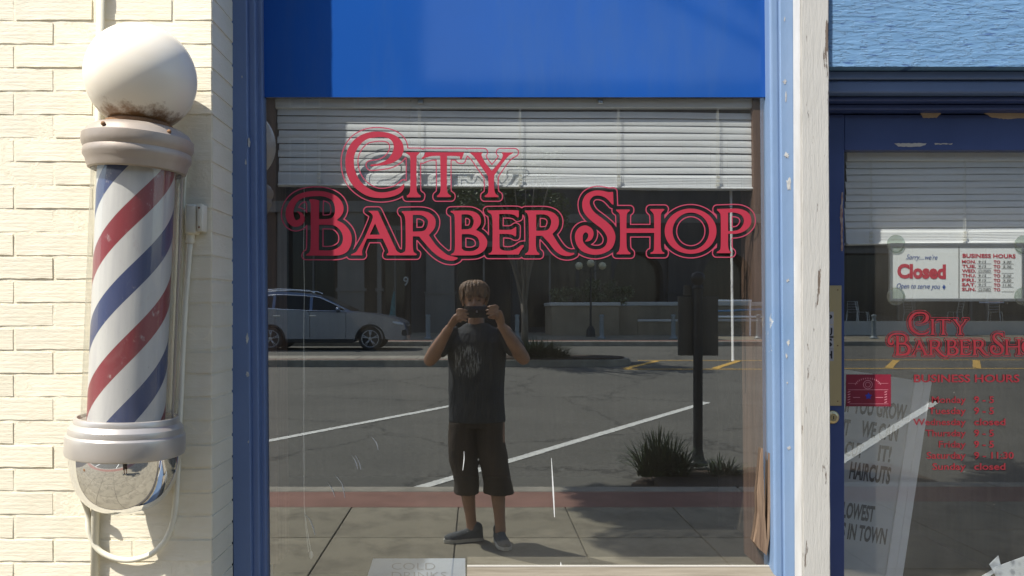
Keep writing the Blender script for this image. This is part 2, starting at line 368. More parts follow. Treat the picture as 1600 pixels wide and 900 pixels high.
# helical stripes
m, N, L, P = newmat('barber_stripes')
tc = N.new('ShaderNodeTexCoord'); sp = N.new('ShaderNodeSeparateXYZ'); L.new(tc.outputs['Object'], sp.inputs[0])
ng = N.new('ShaderNodeMath'); ng.operation = 'MULTIPLY'; ng.inputs[1].default_value = -1; L.new(sp.outputs['Y'], ng.inputs[0])
at = N.new('ShaderNodeMath'); at.operation = 'ARCTAN2'; L.new(sp.outputs['X'], at.inputs[0]); L.new(ng.outputs[0], at.inputs[1])
th = N.new('ShaderNodeMath'); th.operation = 'MULTIPLY'; th.inputs[1].default_value = -2/(2*math.pi); L.new(at.outputs[0], th.inputs[0])
zz = N.new('ShaderNodeMath'); zz.operation = 'MULTIPLY_ADD'; zz.inputs[1].default_value = 1/.368; L.new(sp.outputs['Z'], zz.inputs[0]); L.new(th.outputs[0], zz.inputs[2])
sh = N.new('ShaderNodeMath'); sh.operation = 'ADD'; sh.inputs[1].default_value = 10.09; sh.name = 'phase'; L.new(zz.outputs[0], sh.inputs[0])
fr = N.new('ShaderNodeMath'); fr.operation = 'FRACT'; L.new(sh.outputs[0], fr.inputs[0])
cr = N.new('ShaderNodeValToRGB'); cr.color_ramp.interpolation = 'CONSTANT'; e = cr.color_ramp.elements
wht, red, blu = (.66,.65,.63,1), (.28,.03,.045,1), (.042,.065,.18,1)
e[0].position = 0; e[0].color = wht; e[1].position = .27; e[1].color = blu
for p_, c_ in ((.50, wht), (.77, red)): k = e.new(p_); k.color = c_
L.new(fr.outputs[0], cr.inputs[0])
n1 = noise(N, L, 18, 6, .6, stretch=(2,2,.15)); r1 = ramp(N, L, n1.outputs[0], .35, .75, (1,1,1), (.80,.80,.84))
n2 = noise(N, L, 30, 6, .7, stretch=(1,1,.6)); r2 = ramp(N, L, n2.outputs[0], .60, .75)
c = mixc(N, L, 1.0, cr.outputs[0], r1.outputs[0], 'MULTIPLY')
L.new(mixc(N, L, r2.outputs[0], c, (.55,.5,.5)), P.inputs['Base Color'])
mf = P.inputs['Roughness']; mf.default_value = .35
M['stripes'] = m
# shirt with a faded print on the chest
m, N, L, P = newmat('charcoal_tshirt')
tc = N.new('ShaderNodeTexCoord'); mp = N.new('ShaderNodeMapping'); mp.inputs['Location'].default_value = (.07*9, 0, -1.27*8); mp.inputs['Scale'].default_value = (9, 0, 8)
L.new(tc.outputs['Object'], mp.inputs[0]); ln = N.new('ShaderNodeVectorMath'); ln.operation = 'LENGTH'; L.new(mp.outputs[0], ln.inputs[0])
rg = ramp(N, L, ln.outputs['Value'], .75, 1.0, (1,1,1), (0,0,0)); n1 = noise(N, L, 34, 5, .8, stretch=(2.2,1,.5)); r1 = ramp(N, L, n1.outputs[0], .50, .56)
sp = N.new('ShaderNodeSeparateXYZ'); L.new(tc.outputs['Object'], sp.inputs[0]); gt = N.new('ShaderNodeMath'); gt.operation = 'GREATER_THAN'; gt.inputs[1].default_value = -2.86; L.new(sp.outputs['Y'], gt.inputs[0])
mu = N.new('ShaderNodeMath'); mu.operation = 'MULTIPLY'; L.new(rg.outputs[0], mu.inputs[0]); L.new(r1.outputs[0], mu.inputs[1])
mu2 = N.new('ShaderNodeMath'); mu2.operation = 'MULTIPLY'; L.new(mu.outputs[0], mu2.inputs[0]); L.new(gt.outputs[0], mu2.inputs[1])
L.new(mixc(N, L, mu2.outputs[0], (.036,.040,.046), (.28,.29,.29)), P.inputs['Base Color']); P.inputs['Roughness'].default_value = .9
nb = noise(N, L, 9, 4, .5, stretch=(1.6,1,.6)); b = N.new('ShaderNodeBump'); b.inputs['Strength'].default_value = .9; b.inputs['Distance'].default_value = .03
L.new(nb.outputs[0], b.inputs['Height']); L.new(b.outputs[0], P.inputs['Normal']); M['shirt'] = m

# ------------------------------------------------------------------ the setting: ground, road, median
def prof(Z):   # road height, rising across the street
    if Z < 7.19: return 0.0
    if Z < 17.4: return -.12+(Z-7.19)/10.2*.5
    return min(.38+(Z-17.4)*.03, .5)
kerbZ = D+4.57
fy = lambda Z: RY(Z)
# base terrain far out
bm = bmesh.new(); box(bm, -400, 400, -400, 300, -.9, -.35); fin(bm, 'ground', M['concrete'], kind='structure')
bm = bmesh.new()
zs = [kerbZ, 9, 12, 15, 17.4, 19.2, 22, 25.1]
rows = []
for Z in zs:
    rows.append([bm.verts.new((x, RY(Z), prof(Z+.001))) for x in (-60, -20, -5, 5, 20, 60)])
for a, b_ in zip(rows, rows[1:]):
    for k in range(5): bm.faces.new((a[k], a[k+1], b_[k+1], b_[k]))
ext = bmesh.ops.extrude_face_region(bm, geom=list(bm.faces)); bmesh.ops.translate(bm, verts=[v for v in ext['geom'] if isinstance(v, bmesh.types.BMVert)], vec=(0,0,-.3))
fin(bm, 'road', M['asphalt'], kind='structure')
# near pavement: bedding, slabs, brick band, kerb
side = slab('sidewalk', -60, 60, -4.36, -.20, -.30, -.012, M['mortar'].copy(), kind='structure')
side.data.materials[0] = simple('dark_joint', (.05,.045,.04), (.08,.07,.06), 9, .95)
slabs_me = []
for v in range(4):
    bm = bmesh.new(); box(bm, -.436, .436, -.4325, .4325, -.05, 0, bev=.004)
    for q in bm.verts: q.co.z += .0
    me = bpy.data.meshes.new('paving_slab'); bmesh.ops.recalc_face_normals(bm, faces=bm.faces); bm.to_mesh(me); bm.free(); me.materials.append(M['concrete']); slabs_me.append(me)
for i in range(-7, 13):
    for j in range(5):
        y0 = -3.82+.44+.873*j
        if y0 > -.2: continue
        o = link('paving_slab', random.choice(slabs_me), None, side, (-.15+.44+.88*i, y0, random.uniform(-.0012, .0012)))
        if y0+.43 > -.2: o.scale.y = 1
slab('sidewalk_brick_band', -60, 60, -4.37, -3.822, -.20, -.002, M['redband'], bev=.003, kind='structure')
bm = bmesh.new()
for i in range(-20, 21): box(bm, i*2.4, i*2.4+2.39, -4.57, -4.372, -.35, .002, bev=.018, seg=2)
nk = empty('near_kerb', (0, -4.47, 0)); nk['kind'] = 'structure'; fin_each(bm, 'kerb_stone', M['kerb'], nk)
# median with rounded nose at its right end
def median_outline(z, inset=0, n=14):
    Z0, Z1 = 17.4+inset, 19.15-inset; xr = 2.75; r = (Z1-Z0)/2
    pts = [(-60, RY(Z0)), (xr, RY(Z0))]
    for k in range(1, n): a = math.pi*k/n; pts.append((xr+math.sin(a)*r*.95, RY((Z0+Z1)/2-math.cos(a)*r)))
    return pts+[(xr, RY(Z1)), (-60, RY(Z1))]
bm = bmesh.new(); prism(bm, [(a, b_) for a, b_ in median_outline(0)], .2, .53, 'xy')
bmesh.ops.bevel(bm, geom=[e_ for e_ in bm.edges if all(v.co.z > .5 for v in e_.verts)], offset=.03, segments=2, affect='EDGES')
fin(bm, 'median_kerb', M['kerb'], kind='structure')
bm = bmesh.new(); box(bm, -60, .05, RY(17.78), RY(17.60), .50, .536); fin(bm, 'median_brick_strip', M['redband'], kind='structure')
bm = bmesh.new()
for i in range(-22, 1): box(bm, i*1.38-1.36, i*1.38, RY(18.95), RY(17.80), .50, .542, bev=.008)
nk = empty('median_paving', (0, RY(18.4), .5)); nk['kind'] = 'structure'; fin_each(bm, 'paving_block', M['kerb'], nk)
bm = bmesh.new(); prism(bm, [(max(a, .07), b_) for a, b_ in median_outline(0, .16)], .50, .56, 'xy'); fin(bm, 'median_soil', M['mulch'], kind='structure')
# far pavement
slab('far_sidewalk', -60, 60, -60, RY(26.3), -.3, .65, M['concrete'], kind='structure')
slab('far_brick_band', -60, 11.5, RY(26.29), RY(25.35), -.2, .652, M['redband'], kind='structure')
slab('far_pavement_edge', 11.51, 60, RY(26.29), RY(25.35), -.2, .650, M['concrete'], kind='structure')
slab('far_kerb', -60, 60, RY(25.34), RY(25.1), -.2, .655, M['kerb'], bev=.02, kind='structure')
# markings
def stripe(bm, p, q, wd):
    p, q = Vector(p), Vector(q); d = (q-p).normalized(); n = Vector((-d.y, d.x))*wd/2
    rj = random.Random(int(abs(p.x)*97)+3)
    N_ = 60; prev = None
    for k in range(N_+1):
        c = p+(q-p)*k/N_; e1, e2_ = 1+rj.uniform(-.10,.05), 1+rj.uniform(-.10,.05)
        vs = [bm.verts.new((c.x+s*n.x, c.y+s*n.y, prof(D-(c.y+s*n.y))+.006)) for s in (-e1, e2_)]
        if prev: bm.faces.new((prev[0], prev[1], vs[1], vs[0]))
        prev = vs
for i in range(-3, 5):
    bm = bmesh.new(); stripe(bm, (-.60+3.83*i, RY(7.52)), (3.72+3.83*i, RY(12.6)), .125)
    fin(bm, 'parking_line', M['white_paint'], kind='structure')
bm = bmesh.new()
stripe(bm, (3.2, RY(16.95)), (60, RY(16.95)), .10); stripe(bm, (3.9, RY(18.9)), (60, RY(18.9)), .10)
for i in range(14): stripe(bm, (3.25+1.95*i, RY(17.05)), (4.35+1.95*i, RY(18.8)), .16)
fin(bm, 'yellow_hatching', M['yellow_paint'], kind='structure')
# bed beside the kerb
bed = bmesh.new(); prism(bed, [(1.45+.25*math.sin(t_*1.3)+(0 if k < 9 else 0), 0) for k, t_ in ()] or [(1.55, RY(7.20)), (1.5, RY(7.6)), (1.7, RY(7.95)), (2.1, RY(8.2)), (2.8, RY(8.3)), (4.5, RY(8.3)), (4.6, RY(7.2))], -.3, -.07, 'xy'); fin(bed, 'kerb_bed_edge', M['mulch'], kind='structure')
bed = bmesh.new(); prism(bed, [(1.7, RY(7.22)), (1.72, RY(7.6)), (1.95, RY(7.9)), (2.3, RY(8.08)), (2.9, RY(8.15)), (4.4, RY(8.15)), (4.4, RY(7.22))], -.1, -.01, 'xy'); fin(bed, 'kerb_bed_soil', M['mulch'], kind='structure')

# ------------------------------------------------------------------ brick wall
YB = -.27
wall = empty('brick_wall', (W(332, 450, YB).x, YB, 0), 'cream painted brick wall with the barber pole mounted on it', 'wall')
xc = W(332, 450, YB).x
P_ = .0708; BL = .2385
z0 = W(0, 842, YB).z            # a bed joint
slab('mortar_bed', xc-1.6, xc-.004, YB+.0014, YB+.1990, 0, 3.4, M['mortar'], wall)
slab('plain_wall', -6, xc-1.6, YB+.001, YB+.30, 0, 3.4, M['stucco'], wall)
slab('plain_wall', -6, xc-.004, YB+.002, YB+.198, 3.4, 4.2, M['stucco'], wall)
def brick_mesh(L_, dep, seed):
    rnd = random.Random(seed); bm = bmesh.new()
    nx = max(2, int(L_/.03))
    box(bm, 0, L_, 0, dep, 0, P_-.0034)
    bmesh.ops.bisect_plane
    for k in range(1, nx):
        bmesh.ops.bisect_plane(bm, geom=list(bm.verts)+list(bm.edges)+list(bm.faces), plane_co=(L_*k/nx, 0, 0), plane_no=(1,0,0))
    bmesh.ops.bisect_plane(bm, geom=list(bm.verts)+list(bm.edges)+list(bm.faces), plane_co=(0, 0, .032), plane_no=(0,0,1))
    ed = [e_ for e_ in bm.edges if len(e_.link_faces) == 2 and e_.calc_face_angle(0) > 1 and min(v.co.y for v in e_.verts) < .001]
    bmesh.ops.bevel(bm, geom=ed, offset=.0028, segments=2, affect='EDGES')
    for v in bm.verts:
        if v.co.y < .02:
            q = v.co*22+Vector((seed*7.1, 0, 0)); v.co += Vector((mnoise.noise(q+Vector((9,0,0)))*.0014, mnoise.noise(q)*.0020, mnoise.noise(q+Vector((0,5,0)))*.0022))
    for f in bm.faces: f.smooth = True
    bmesh.ops.recalc_face_normals(bm, faces=bm.faces)
    me = bpy.data.meshes.new('brick'); bm.to_mesh(me); bm.free(); me.materials.append(M['brick']); me.set_sharp_from_angle(angle=R(50)); return me
full = [brick_mesh(BL-.0034, .12, s) for s in range(6)]
corner_full = [brick_mesh(BL-.0034, .2, 20+s) for s in range(3)]
corner_half = [brick_mesh(BL/2-.0034, .2, 30+s) for s in range(3)]
for k in range(-13, 32):
    zz_ = z0+k*P_
    if zz_ < 0.0 or zz_ > 3.33: continue
    inview = W(0, -60, YB).z > zz_ > W(0, 960, YB).z
    half = (k % 2 == 0)
    x = xc
    me = random.choice(corner_half if half else corner_full); ln_ = BL/2 if half else BL
    n = 0
    while x > xc-1.55:
        x -= ln_
        o = link('brick', me, None, wall, (x+.002-xc, random.uniform(-.0012, .0012), zz_+.0017))
        o.rotation_euler = (random.uniform(-.004, .004), random.uniform(-.004, .004), random.uniform(-.004, .004))
        me = random.choice(full); ln_ = BL; n += 1
        if n > (6 if inview else 3): break

# conduit and its shadow on the left, low-voltage pipe on the right of the pole
def pw(px, py, y): return W(px, py, y)
cond = empty('vertical_conduit', (W(158, 450, YB-.02).x, YB, 0), 'thin cream vertical pipe running up the brick wall behind the barber pole', 'pipe')
bm = bmesh.new(); a = W(158, -80, YB-.016); b_ = W(147, 980, YB-.016); tube(bm, [a, a.lerp(b_, .3), a.lerp(b_, .7), b_], .0115, 12)
fin(bm, 'pipe', M['pipe'], cond, smooth=True)
for py in (-20, 930):
    c_ = W(157 if py < 0 else 148, py, YB-.016); bm = bmesh.new(); tube(bm, [c_-Vector((0,0,.012)), c_+Vector((0,0,.012))], .0145, 12); box(bm, c_.x-.03, c_.x+.03, YB-.004, YB+.001, c_.z-.01, c_.z+.01); fin(bm, 'pipe_clip', M['pipe'], cond)
c2 = empty('conduit_loop', (W(305, 400, YB).x, YB, 0), 'cream painted pipe looping under the chrome dome up to a small elbow box', 'pipe')
ctrl = [(137,770),(137,800),(139,830),(150,855),(170,869),(195,875),(220,872),(243,861),(262,838),(272,805),(276,760),(281,650),(288,500),(297,378)]
yy = YB-.020
def cr(pts, n=6):
    out = []
    for i in range(len(pts)-1):
        p0 = pts[max(i-1, 0)]; p1 = pts[i]; p2 = pts[i+1]; p3 = pts[min(i+2, len(pts)-1)]
        for k in range(n):
            t_ = k/n; out.append(.5*((2*p1)+(p2-p0)*t_+(2*p0-5*p1+4*p2-p3)*t_*t_+(3*p1-p0-3*p2+p3)*t_**3))
    return out+[pts[-1]]
pts = [W(x_, y_, yy) for x_, y_ in ctrl]; pts[0] = pts[0]+Vector((0, -.05, .02))
bm = bmesh.new(); tube(bm, cr([Vector(p) for p in pts]), .0085, 12); fin(bm, 'pipe', M['pipe'], c2, smooth=True)
bm = bmesh.new(); t0 = W(297, 380, yy); t1 = W(298, 366, yy); tube(bm, [t0, t1], .012, 12); tube(bm, [t0+Vector((0,0,.004)), t0+Vector((0,0,.009))], .0145, 12); fin(bm, 'pipe_collar', M['pipe'], c2, smooth=True, autos=40)
bm = bmesh.new(); a = W(291, 366, yy-.01); b_ = W(309, 320, yy-.01); box(bm, a.x, b_.x, YB-.045, YB-.002, a.z, b_.z, bev=.007, seg=3)
a = W(309, 362, yy-.02); b_ = W(318, 319, yy-.02); box(bm, a.x, b_.x, YB-.05, YB-.004, a.z, b_.z, bev=.004, seg=2)
fin(bm, 'elbow_box', M['pipe'], c2, smooth=True, autos=35)
bm = bmesh.new()
for zz_ in (a.z+.012, b_.z-.012): ell(bm, Vector((a.x+.008, YB-.052, zz_)), (.003,.002,.003), 8, 6)
fin_each(bm, 'screw', M['rust'], c2)

# ------------------------------------------------------------------ barber pole (its axis leans a little)
YP = -.435; sp_ = (D+YP)/F
gx, gz = W(221, 120, YP).x, W(221, 120, YP).z
bx_, bz_ = W(196, 730, YP).x, W(196, 730, YP).z
axis = Vector((gx-bx_, 0, gz-bz_)); LEN = axis.length; ang = math.atan2(axis.x, axis.z)
pole = empty('barber_pole', (bx_, YP, bz_), 'tall barber pole with white globe, spiral stripes and chrome dome on the cream wall', 'barber pole')
pole.rotation_euler = (0, ang, 0)
def hz(py): return (730-py)*sp_*(LEN/((730-120)*sp_))
def pfin(bm, name, mat, parent=None, smooth=True, autos=35, loc=(0,0,0)):
    me = bpy.data.meshes.new(name); bmesh.ops.recalc_face_normals(bm, faces=bm.faces)
    for f in bm.faces: f.smooth = smooth
    bm.to_mesh(me); bm.free()
    if smooth: me.set_sharp_from_angle(angle=R(autos))
    return link(name, me, mat, parent or pole, loc)
bm = bmesh.new(); bmesh.ops.create_uvsphere(bm, u_segments=64, v_segments=40, radius=.148); pfin(bm, 'globe', M['globe'], loc=(0,0,hz(122)), autos=180)
bm = bmesh.new(); lathe(bm, [(.062, hz(186)), (.075, hz(190)), (.088, hz(194)), (.088, hz(206))], 48); pfin(bm, 'globe_neck', M['rust'])
up = bmesh.new()
lathe(up, [(.085, hz(199)), (.115, hz(202)), (.134, hz(209)), (.140, hz(215)), (.1455, hz(218)), (.1465, hz(228)), (.143, hz(234)), (.139, hz(238)), (.1415, hz(243)), (.141, hz(249)), (.134, hz(255)), (.131, hz(262)), (.127, hz(268)), (.120, hz(270)), (.118, hz(264))], 72)
uc = pfin(up, 'collar', M['alu'])
for sc_p in ((-.035, -.137, hz(212)), (.115, -.078, hz(213))):
    bm = bmesh.new(); ell(bm, Vector(sc_p), (.006,.006,.006), 10, 8); pfin(bm, 'collar_screw', M['rust'], uc)
bm = bmesh.new(); lathe(bm, [(.118, hz(268)), (.118, hz(652))], 72, close=False); pfin(bm, 'glass_cylinder', M['tube_glass'])
bm = bmesh.new(); lathe(bm, [(.101, hz(266)), (.101, hz(656))], 72); cy_ = pfin(bm, 'striped_cylinder', M['stripes'], loc=(-.004,.004,0))
lw = bmesh.new()
lathe(lw, [(.10, hz(656)), (.124, hz(655)), (.127, hz(650)), (.134, hz(650.5)), (.136, hz(653)), (.1365, hz(659)), (.142, hz(662)), (.148, hz(666)), (.1495, hz(670)), (.1495, hz(675)), (.1545, hz(678)), (.156, hz(682)), (.1565, hz(702)), (.1545, hz(707)), (.1475, hz(709)), (.12, hz(709))], 72)
lc = pfin(lw, 'collar', M['alu_low'], autos=22)
bm = bmesh.new(); dome = [(.1445*math.cos(a_)**.72 if a_ < 1.57 else 0, hz(709)-.163*math.sin(a_)) for a_ in [k*math.pi/2/22 for k in range(23)]]
lathe(bm, dome, 72, close=False); dm = pfin(bm, 'chrome_dome', M['chrome'], autos=180)
bm = bmesh.new(); ell(bm, Vector((-.045, -.1325, hz(720))), (.0075,.004,.0075), 12, 8); pfin(bm, 'dome_screw', M['rust'], dm)
bm = bmesh.new()
for zc in (hz(236), hz(690)): box(bm, -.045, .045, .09, -YP+YB+.0, zc-.02, zc+.02)
box(bm, -.075, .075, -YP+YB-.012, -YP+YB+.001, hz(708), hz(215))
pfin(bm, 'back_bracket', M['pipe'], smooth=False)
for rx_ in (.112, -.112):
    bm = bmesh.new(); lathe(bm, [(.0035, hz(264)), (.0035, hz(656))], 8, c=(rx_, .034, 0)); pfin(bm, 'tie_rod', M['alu'])

# ------------------------------------------------------------------ shop front: frames, window, glass
front = empty('shop_window', (0, 0, 0), 'large blue framed shop window filling the middle of the front', 'window')
ZT, ZBt = 3.4, 0.0
def vstrip(name, x0, x1, y0, y1, mat, parent=front, z0=.0, z1=3.4, bev=.003, lean=.0, seg=1):
    bm = bmesh.new(); box(bm, x0, x1, y0, y1, z0, z1, bev=bev, seg=seg)
    for v in bm.verts: v.co.x += (CAMZ-v.co.z)*lean
    return fin(bm, name, mat, parent)
LN = .0085
X = lambda px, y: (px-CX)*(D+y)/F
vstrip('window_casing', X(366, -.066)-.01, X(390, -.066), -.0708, .06, M['blue_shaded'], lean=LN)
vstrip('window_bead', X(390.5, -.05), X(403, -.05), -.050, .058, M['blue_shaded'], lean=LN, bev=.006, seg=3)
vstrip('glazing_stop', X(403, -.03), X(414, -.02), -.024, .055, M['blue_shaded'], lean=LN, bev=.005, seg=2)
vstrip('glazing_stop', X(1201.5, -.02), X(1207, -.03), -.026, .055, simple('grey_putty', (.42,.43,.42), (.52,.52,.5), 20, .7, bump=.3), lean=LN, bev=.002)
vstrip('window_bead', X(1206.5, -.05), X(1221, -.05), -.050, .056, M['blue'], lean=LN, bev=.008, seg=3)
vstrip('window_casing', X(1222.5, -.066)+.001, X(1246, -.066)+.03, -.062, .06, M['blue'], lean=LN, bev=.003)
# sill of bare wood under the glass
zs_ = W(0, 885, 0).z
bm = bmesh.new(); vs = [(-.075, zs_-.05), (-.075, zs_-.022), (-.004, zs_+.001), (.10, zs_+.001), (.10, zs_-.05)]
prism(bm, vs, X(730, 0), X(1204, 0), 'yz'); fin(bm, 'sill', M['wood_raw'], front)
bm = bmesh.new(); prism(bm, [(a_, b_-.075) for a_, b_ in vs], X(404, 0), X(729.5, 0), 'yz'); fin(bm, 'sill', M['wood_raw'], front)
slab('bulkhead_panel', X(366,-.066)+.03, X(1246,-.066), -.05, .05, 0, zs_-.126, M['blue'], front)
bm = bmesh.new(); box(bm, X(730, 0), X(1203, 0), -.008, -.0005, zs_+.0015, zs_+.0035); fin(bm, 'glazing_putty', M['coping'], front)
def chip(cx_, cy_, w_, h_, y, seed, par=None):
    rc = random.Random(seed); n_ = 14; bm = bmesh.new()
    pts_ = [(cx_+w_*math.cos(2*math.pi*k/n_)*rc.uniform(.35,1.1), cy_+h_*math.sin(2*math.pi*k/n_)*rc.uniform(.35,1.1)) for k in range(n_)]
    prism(bm, [(W(a_, b_, y).x, W(a_, b_, y).z) for a_, b_ in pts_], y-.0006, y+.002, 'xz'); return fin(bm, 'paint_chip', M['chip'], par or front)
M['chip'] = simple('chalky_paint_chip', (.50,.50,.47), (.30,.31,.33), 60, .85, bump=.5, bscale=80)
for k, (a_, b_, c_, d_) in enumerate(((1226,128,3.5,5),(1228,152,1.5,10),(1229,243,5,7),(1233,287,5,13),(1231,438,3,4),(1232,536,3.2,6),(1229,556,1.5,5),(1233,700,3.5,4),(1230,598,1.5,2.5),(1226,30,1.4,4))): chip(a_, b_, c_, d_, -.0625, 40+k)
for k, (a_, b_, c_, d_) in enumerate(((389,222,3.5,9),(384,254,1.5,5),(386,528,2.5,10),(387,585,3,5),(388,690,1.5,3),(378,120,1.3,2.5))): chip(a_, b_, c_, d_, -.0713, 60+k)
# glass slab: outer face reflective
def pane(name, x0, x1, y0, z0_, z1_, mat, parent, lean=0, tilt=0):
    bm = bmesh.new(); box(bm, x0, x1, y0, y0+.005, z0_, z1_)
    for f in bm.faces:
        f.material_index = 0 if f.calc_center_median().y < y0+.001 else 1
    for v in bm.verts: v.co.x += (CAMZ-v.co.z)*lean; v.co.y += (v.co.z-z0_)*tilt
    return fin(bm, name, [mat, M['clear']], parent)
pane('glass', X(406, 0), X(1208, 0), 0.0, zs_-.07, 3.38, M['glass'], front, lean=LN)
# wooden jambs and head inside
def jamb(name, pa, pb, yA, yB):
    bm = bmesh.new(); box(bm, X(pa, yA), X(pb, yA), yA, yB, zs_+.002, 3.38)
    for k in range(1, 8): bmesh.ops.bisect_plane(bm, geom=list(bm.verts)+list(bm.edges)+list(bm.faces), plane_co=(0,0,zs_+k*.3), plane_no=(0,0,1))
    for v in bm.verts: v.co.x += (CAMZ-v.co.z)*LN
    return fin(bm, name, M['wood_in'], front)
jamb('inner_jamb', 405, 432, .012, .16)
jamb('inner_jamb', 1179, 1208, .012, .14)
# splintered strip at the bottom right
bm = bmesh.new()
a = [(1183,770),(1184,800),(1181,825),(1177,846),(1184,856),(1196,866),(1200,840),(1203,760),(1203,700),(1201,705),(1199,800),(1196,845),(1193,800),(1190,700),(1187,730)]
prism(bm, [(W(x_, y_, -.008).x, W(x_, y_, -.008).z) for x_, y_ in a], -.020, -.002, 'xz'); 
fin(bm, 'split_wood_strip', simple('split_wood', (.26,.18,.12), (.14,.09,.06), 12, .8, bump=.8, bscale=26, stretch=(7,7,.4), bstretch=(7,7,.4)), front)
# blue panel behind the upper glass
bz = W(0, 152, .03).z
bz = W(0, 152, -.004).z; bm = bmesh.new(); box(bm, X(414, -.01)-.012, X(1202, -.01)+.012, -.006, -.0008, bz, 3.38); fin(bm, 'blue_panel', M['blueboard'], front)

# blinds
M['door_blind'] = simple('clean_white_slat', (.88,.89,.90), (.84,.85,.86), 3, .45)
def blind(name, label, pxl, pxr, y, ytop, ybot_slats, ybot, pitch_px, parent_loc, cords, clips, skip=(), wav=1.0):
    e_ = empty(name, parent_loc, label, 'blind', 'white slatted blinds behind the glass'); bmt = M['blind'] if name == 'window_blind' else M['door_blind']
    s = (D+y)/F
    xl, xr_ = X(pxl, y), X(pxr, y)
    a_, b_ = W(0, ytop, y).z, W(0, ytop+16, y).z
    bm = bmesh.new(); box(bm, xl-.02 if pxl < 500 else xl, xr_+.0, y-.010, y+.014, b_, a_, bev=.003); fin(bm, 'headrail', bmt, e_)
    n = int((ybot_slats-ytop-18)/pitch_px)+1
    zt = W(0, ytop+22, y).z
    def slat(zc, tilt, name='slat', h=.0236, rnd=0):
        bm = bmesh.new(); nx = 22; nv = 4; rows = []
        for i in range(nx+1):
            fx = i/nx; xx = xl+(xr_-xl)*fx+ (rnd if i in (0, nx) else 0)
            sag = -.0016*wav*math.sin(fx*math.pi*3+rnd*900)-.013*wav*fx + mnoise.noise(Vector((fx*4, zc*30, 3)))*.0012*wav
            col = []
            for j in range(nv+1):
                t_ = j/nv-.5; cz = t_*h*math.cos(tilt); cyy = -t_*h*math.sin(tilt)-.0016*(1-(2*t_)**2)
                col.append(bm.verts.new((xx, y+cyy, zc+cz+sag)))
            rows.append(col)
        for p, q in zip(rows, rows[1:]):
            for j in range(nv): bm.faces.new((p[j], q[j], q[j+1], p[j+1]))
        ex = bmesh.ops.extrude_face_region(bm, geom=list(bm.faces)); bmesh.ops.translate(bm, verts=[v for v in ex['geom'] if isinstance(v, bmesh.types.BMVert)], vec=(0,.0006,0))
        return fin(bm, name, bmt, e_, smooth=True, autos=40)
    for k in range(n):
        if k in skip: continue
        slat(zt-k*pitch_px*s, R(-9 if k else -16)+random.uniform(-.04,.04), rnd=random.uniform(-.004,.004))
    # collapsed stack at the bottom
    zst = W(0, ybot_slats, y).z; zb = W(0, ybot, y).z
    ns = 9
    for k in range(ns):
        slat(zst-.006-(k+.5)*(zst-zb)*.86/ns, R(-30), h=.016)
    bm = bmesh.new(); box(bm, xl, xr_, y-.014, y+.014, zb, zb+.0075, bev=.002)
    bmesh.ops.bisect_plane(bm, geom=list(bm.verts)+list(bm.edges)+list(bm.faces), plane_co=((xl+xr_)/2,0,0), plane_no=(1,0,0))
    for v in bm.verts: v.co.z += -.013*wav*(v.co.x-xl)/(xr_-xl)
    fin(bm, 'bottom_rail', bmt, e_)
    for pc in cords:
        bm = bmesh.new(); xx = X(pc, y); sg = -.013*wav*(xx-xl)/(xr_-xl)
        for dx in (-.002, .002): tube(bm, [(xx+dx, y-.016, b_), (xx+dx*1.6, y-.0165, zb+.04+sg), (xx+dx, y-.016, zb+sg)], .0007, 5)
        for k in range(3): box(bm, xx-.006+k*.001, xx+.007, y-.018, y-.015, zb+.01+k*.013+sg, zb+.016+k*.014+sg)
        fin(bm, 'ladder_cord', M['cord'], e_)
    for pc in clips:
        xx = X(pc, y); bm = bmesh.new(); box(bm, xx-.009, xx+.009, y-.019, y-.012, a_-.022, a_+.001, bev=.002); fin(bm, 'valance_clip', M['metal'], e_)
    return e_
bl = blind('window_blind', 'wide white blind behind the big window under the bright blue panel', 435, 1182, .031, 154, 266, 291, 10.7, (0, .031, 0), (499, 656, 812, 965, 1119), (658, 937))
xl_ = X(475, .06); bm = bmesh.new()
z_a, z_b = W(0, 286, .06).z, W(0, 862, .06).z
pts = [(xl_+math.sin(k*.9)*.0012+(0 if k < 24 else (k-24)**2*.0004), .06, z_a+(z_b-z_a)*k/30) for k in range(31)]; tube(bm, pts, .0013, 6)
pts = [(xl_-.002+math.sin(k*1.1)*.001+(0 if k < 24 else (k-24)**2*.0007), .062, z_a+(z_b-z_a)*k/30) for k in range(12, 31)]; tube(bm, pts, .0012, 6)
cr_ = fin(bm, 'pull_cord', M['cord'], bl)
bm = bmesh.new(); ell(bm, Vector(pts[-1])+Vector((0,0,-.012)), (.006,.006,.014), 10, 8); fin(bm, 'cord_tassel', M['cord'], cr_)
bm = bmesh.new(); a = W(1142, 292, .055); b_ = W(1145, 562, .055); tube(bm, [a, b_], .0045, 8); tube(bm, [b_, b_+Vector((0,0,-.004))], .0055, 8); fin(bm, 'tilt_wand', simple('white_wand', (.78,.78,.80), None, 1, .3), bl)

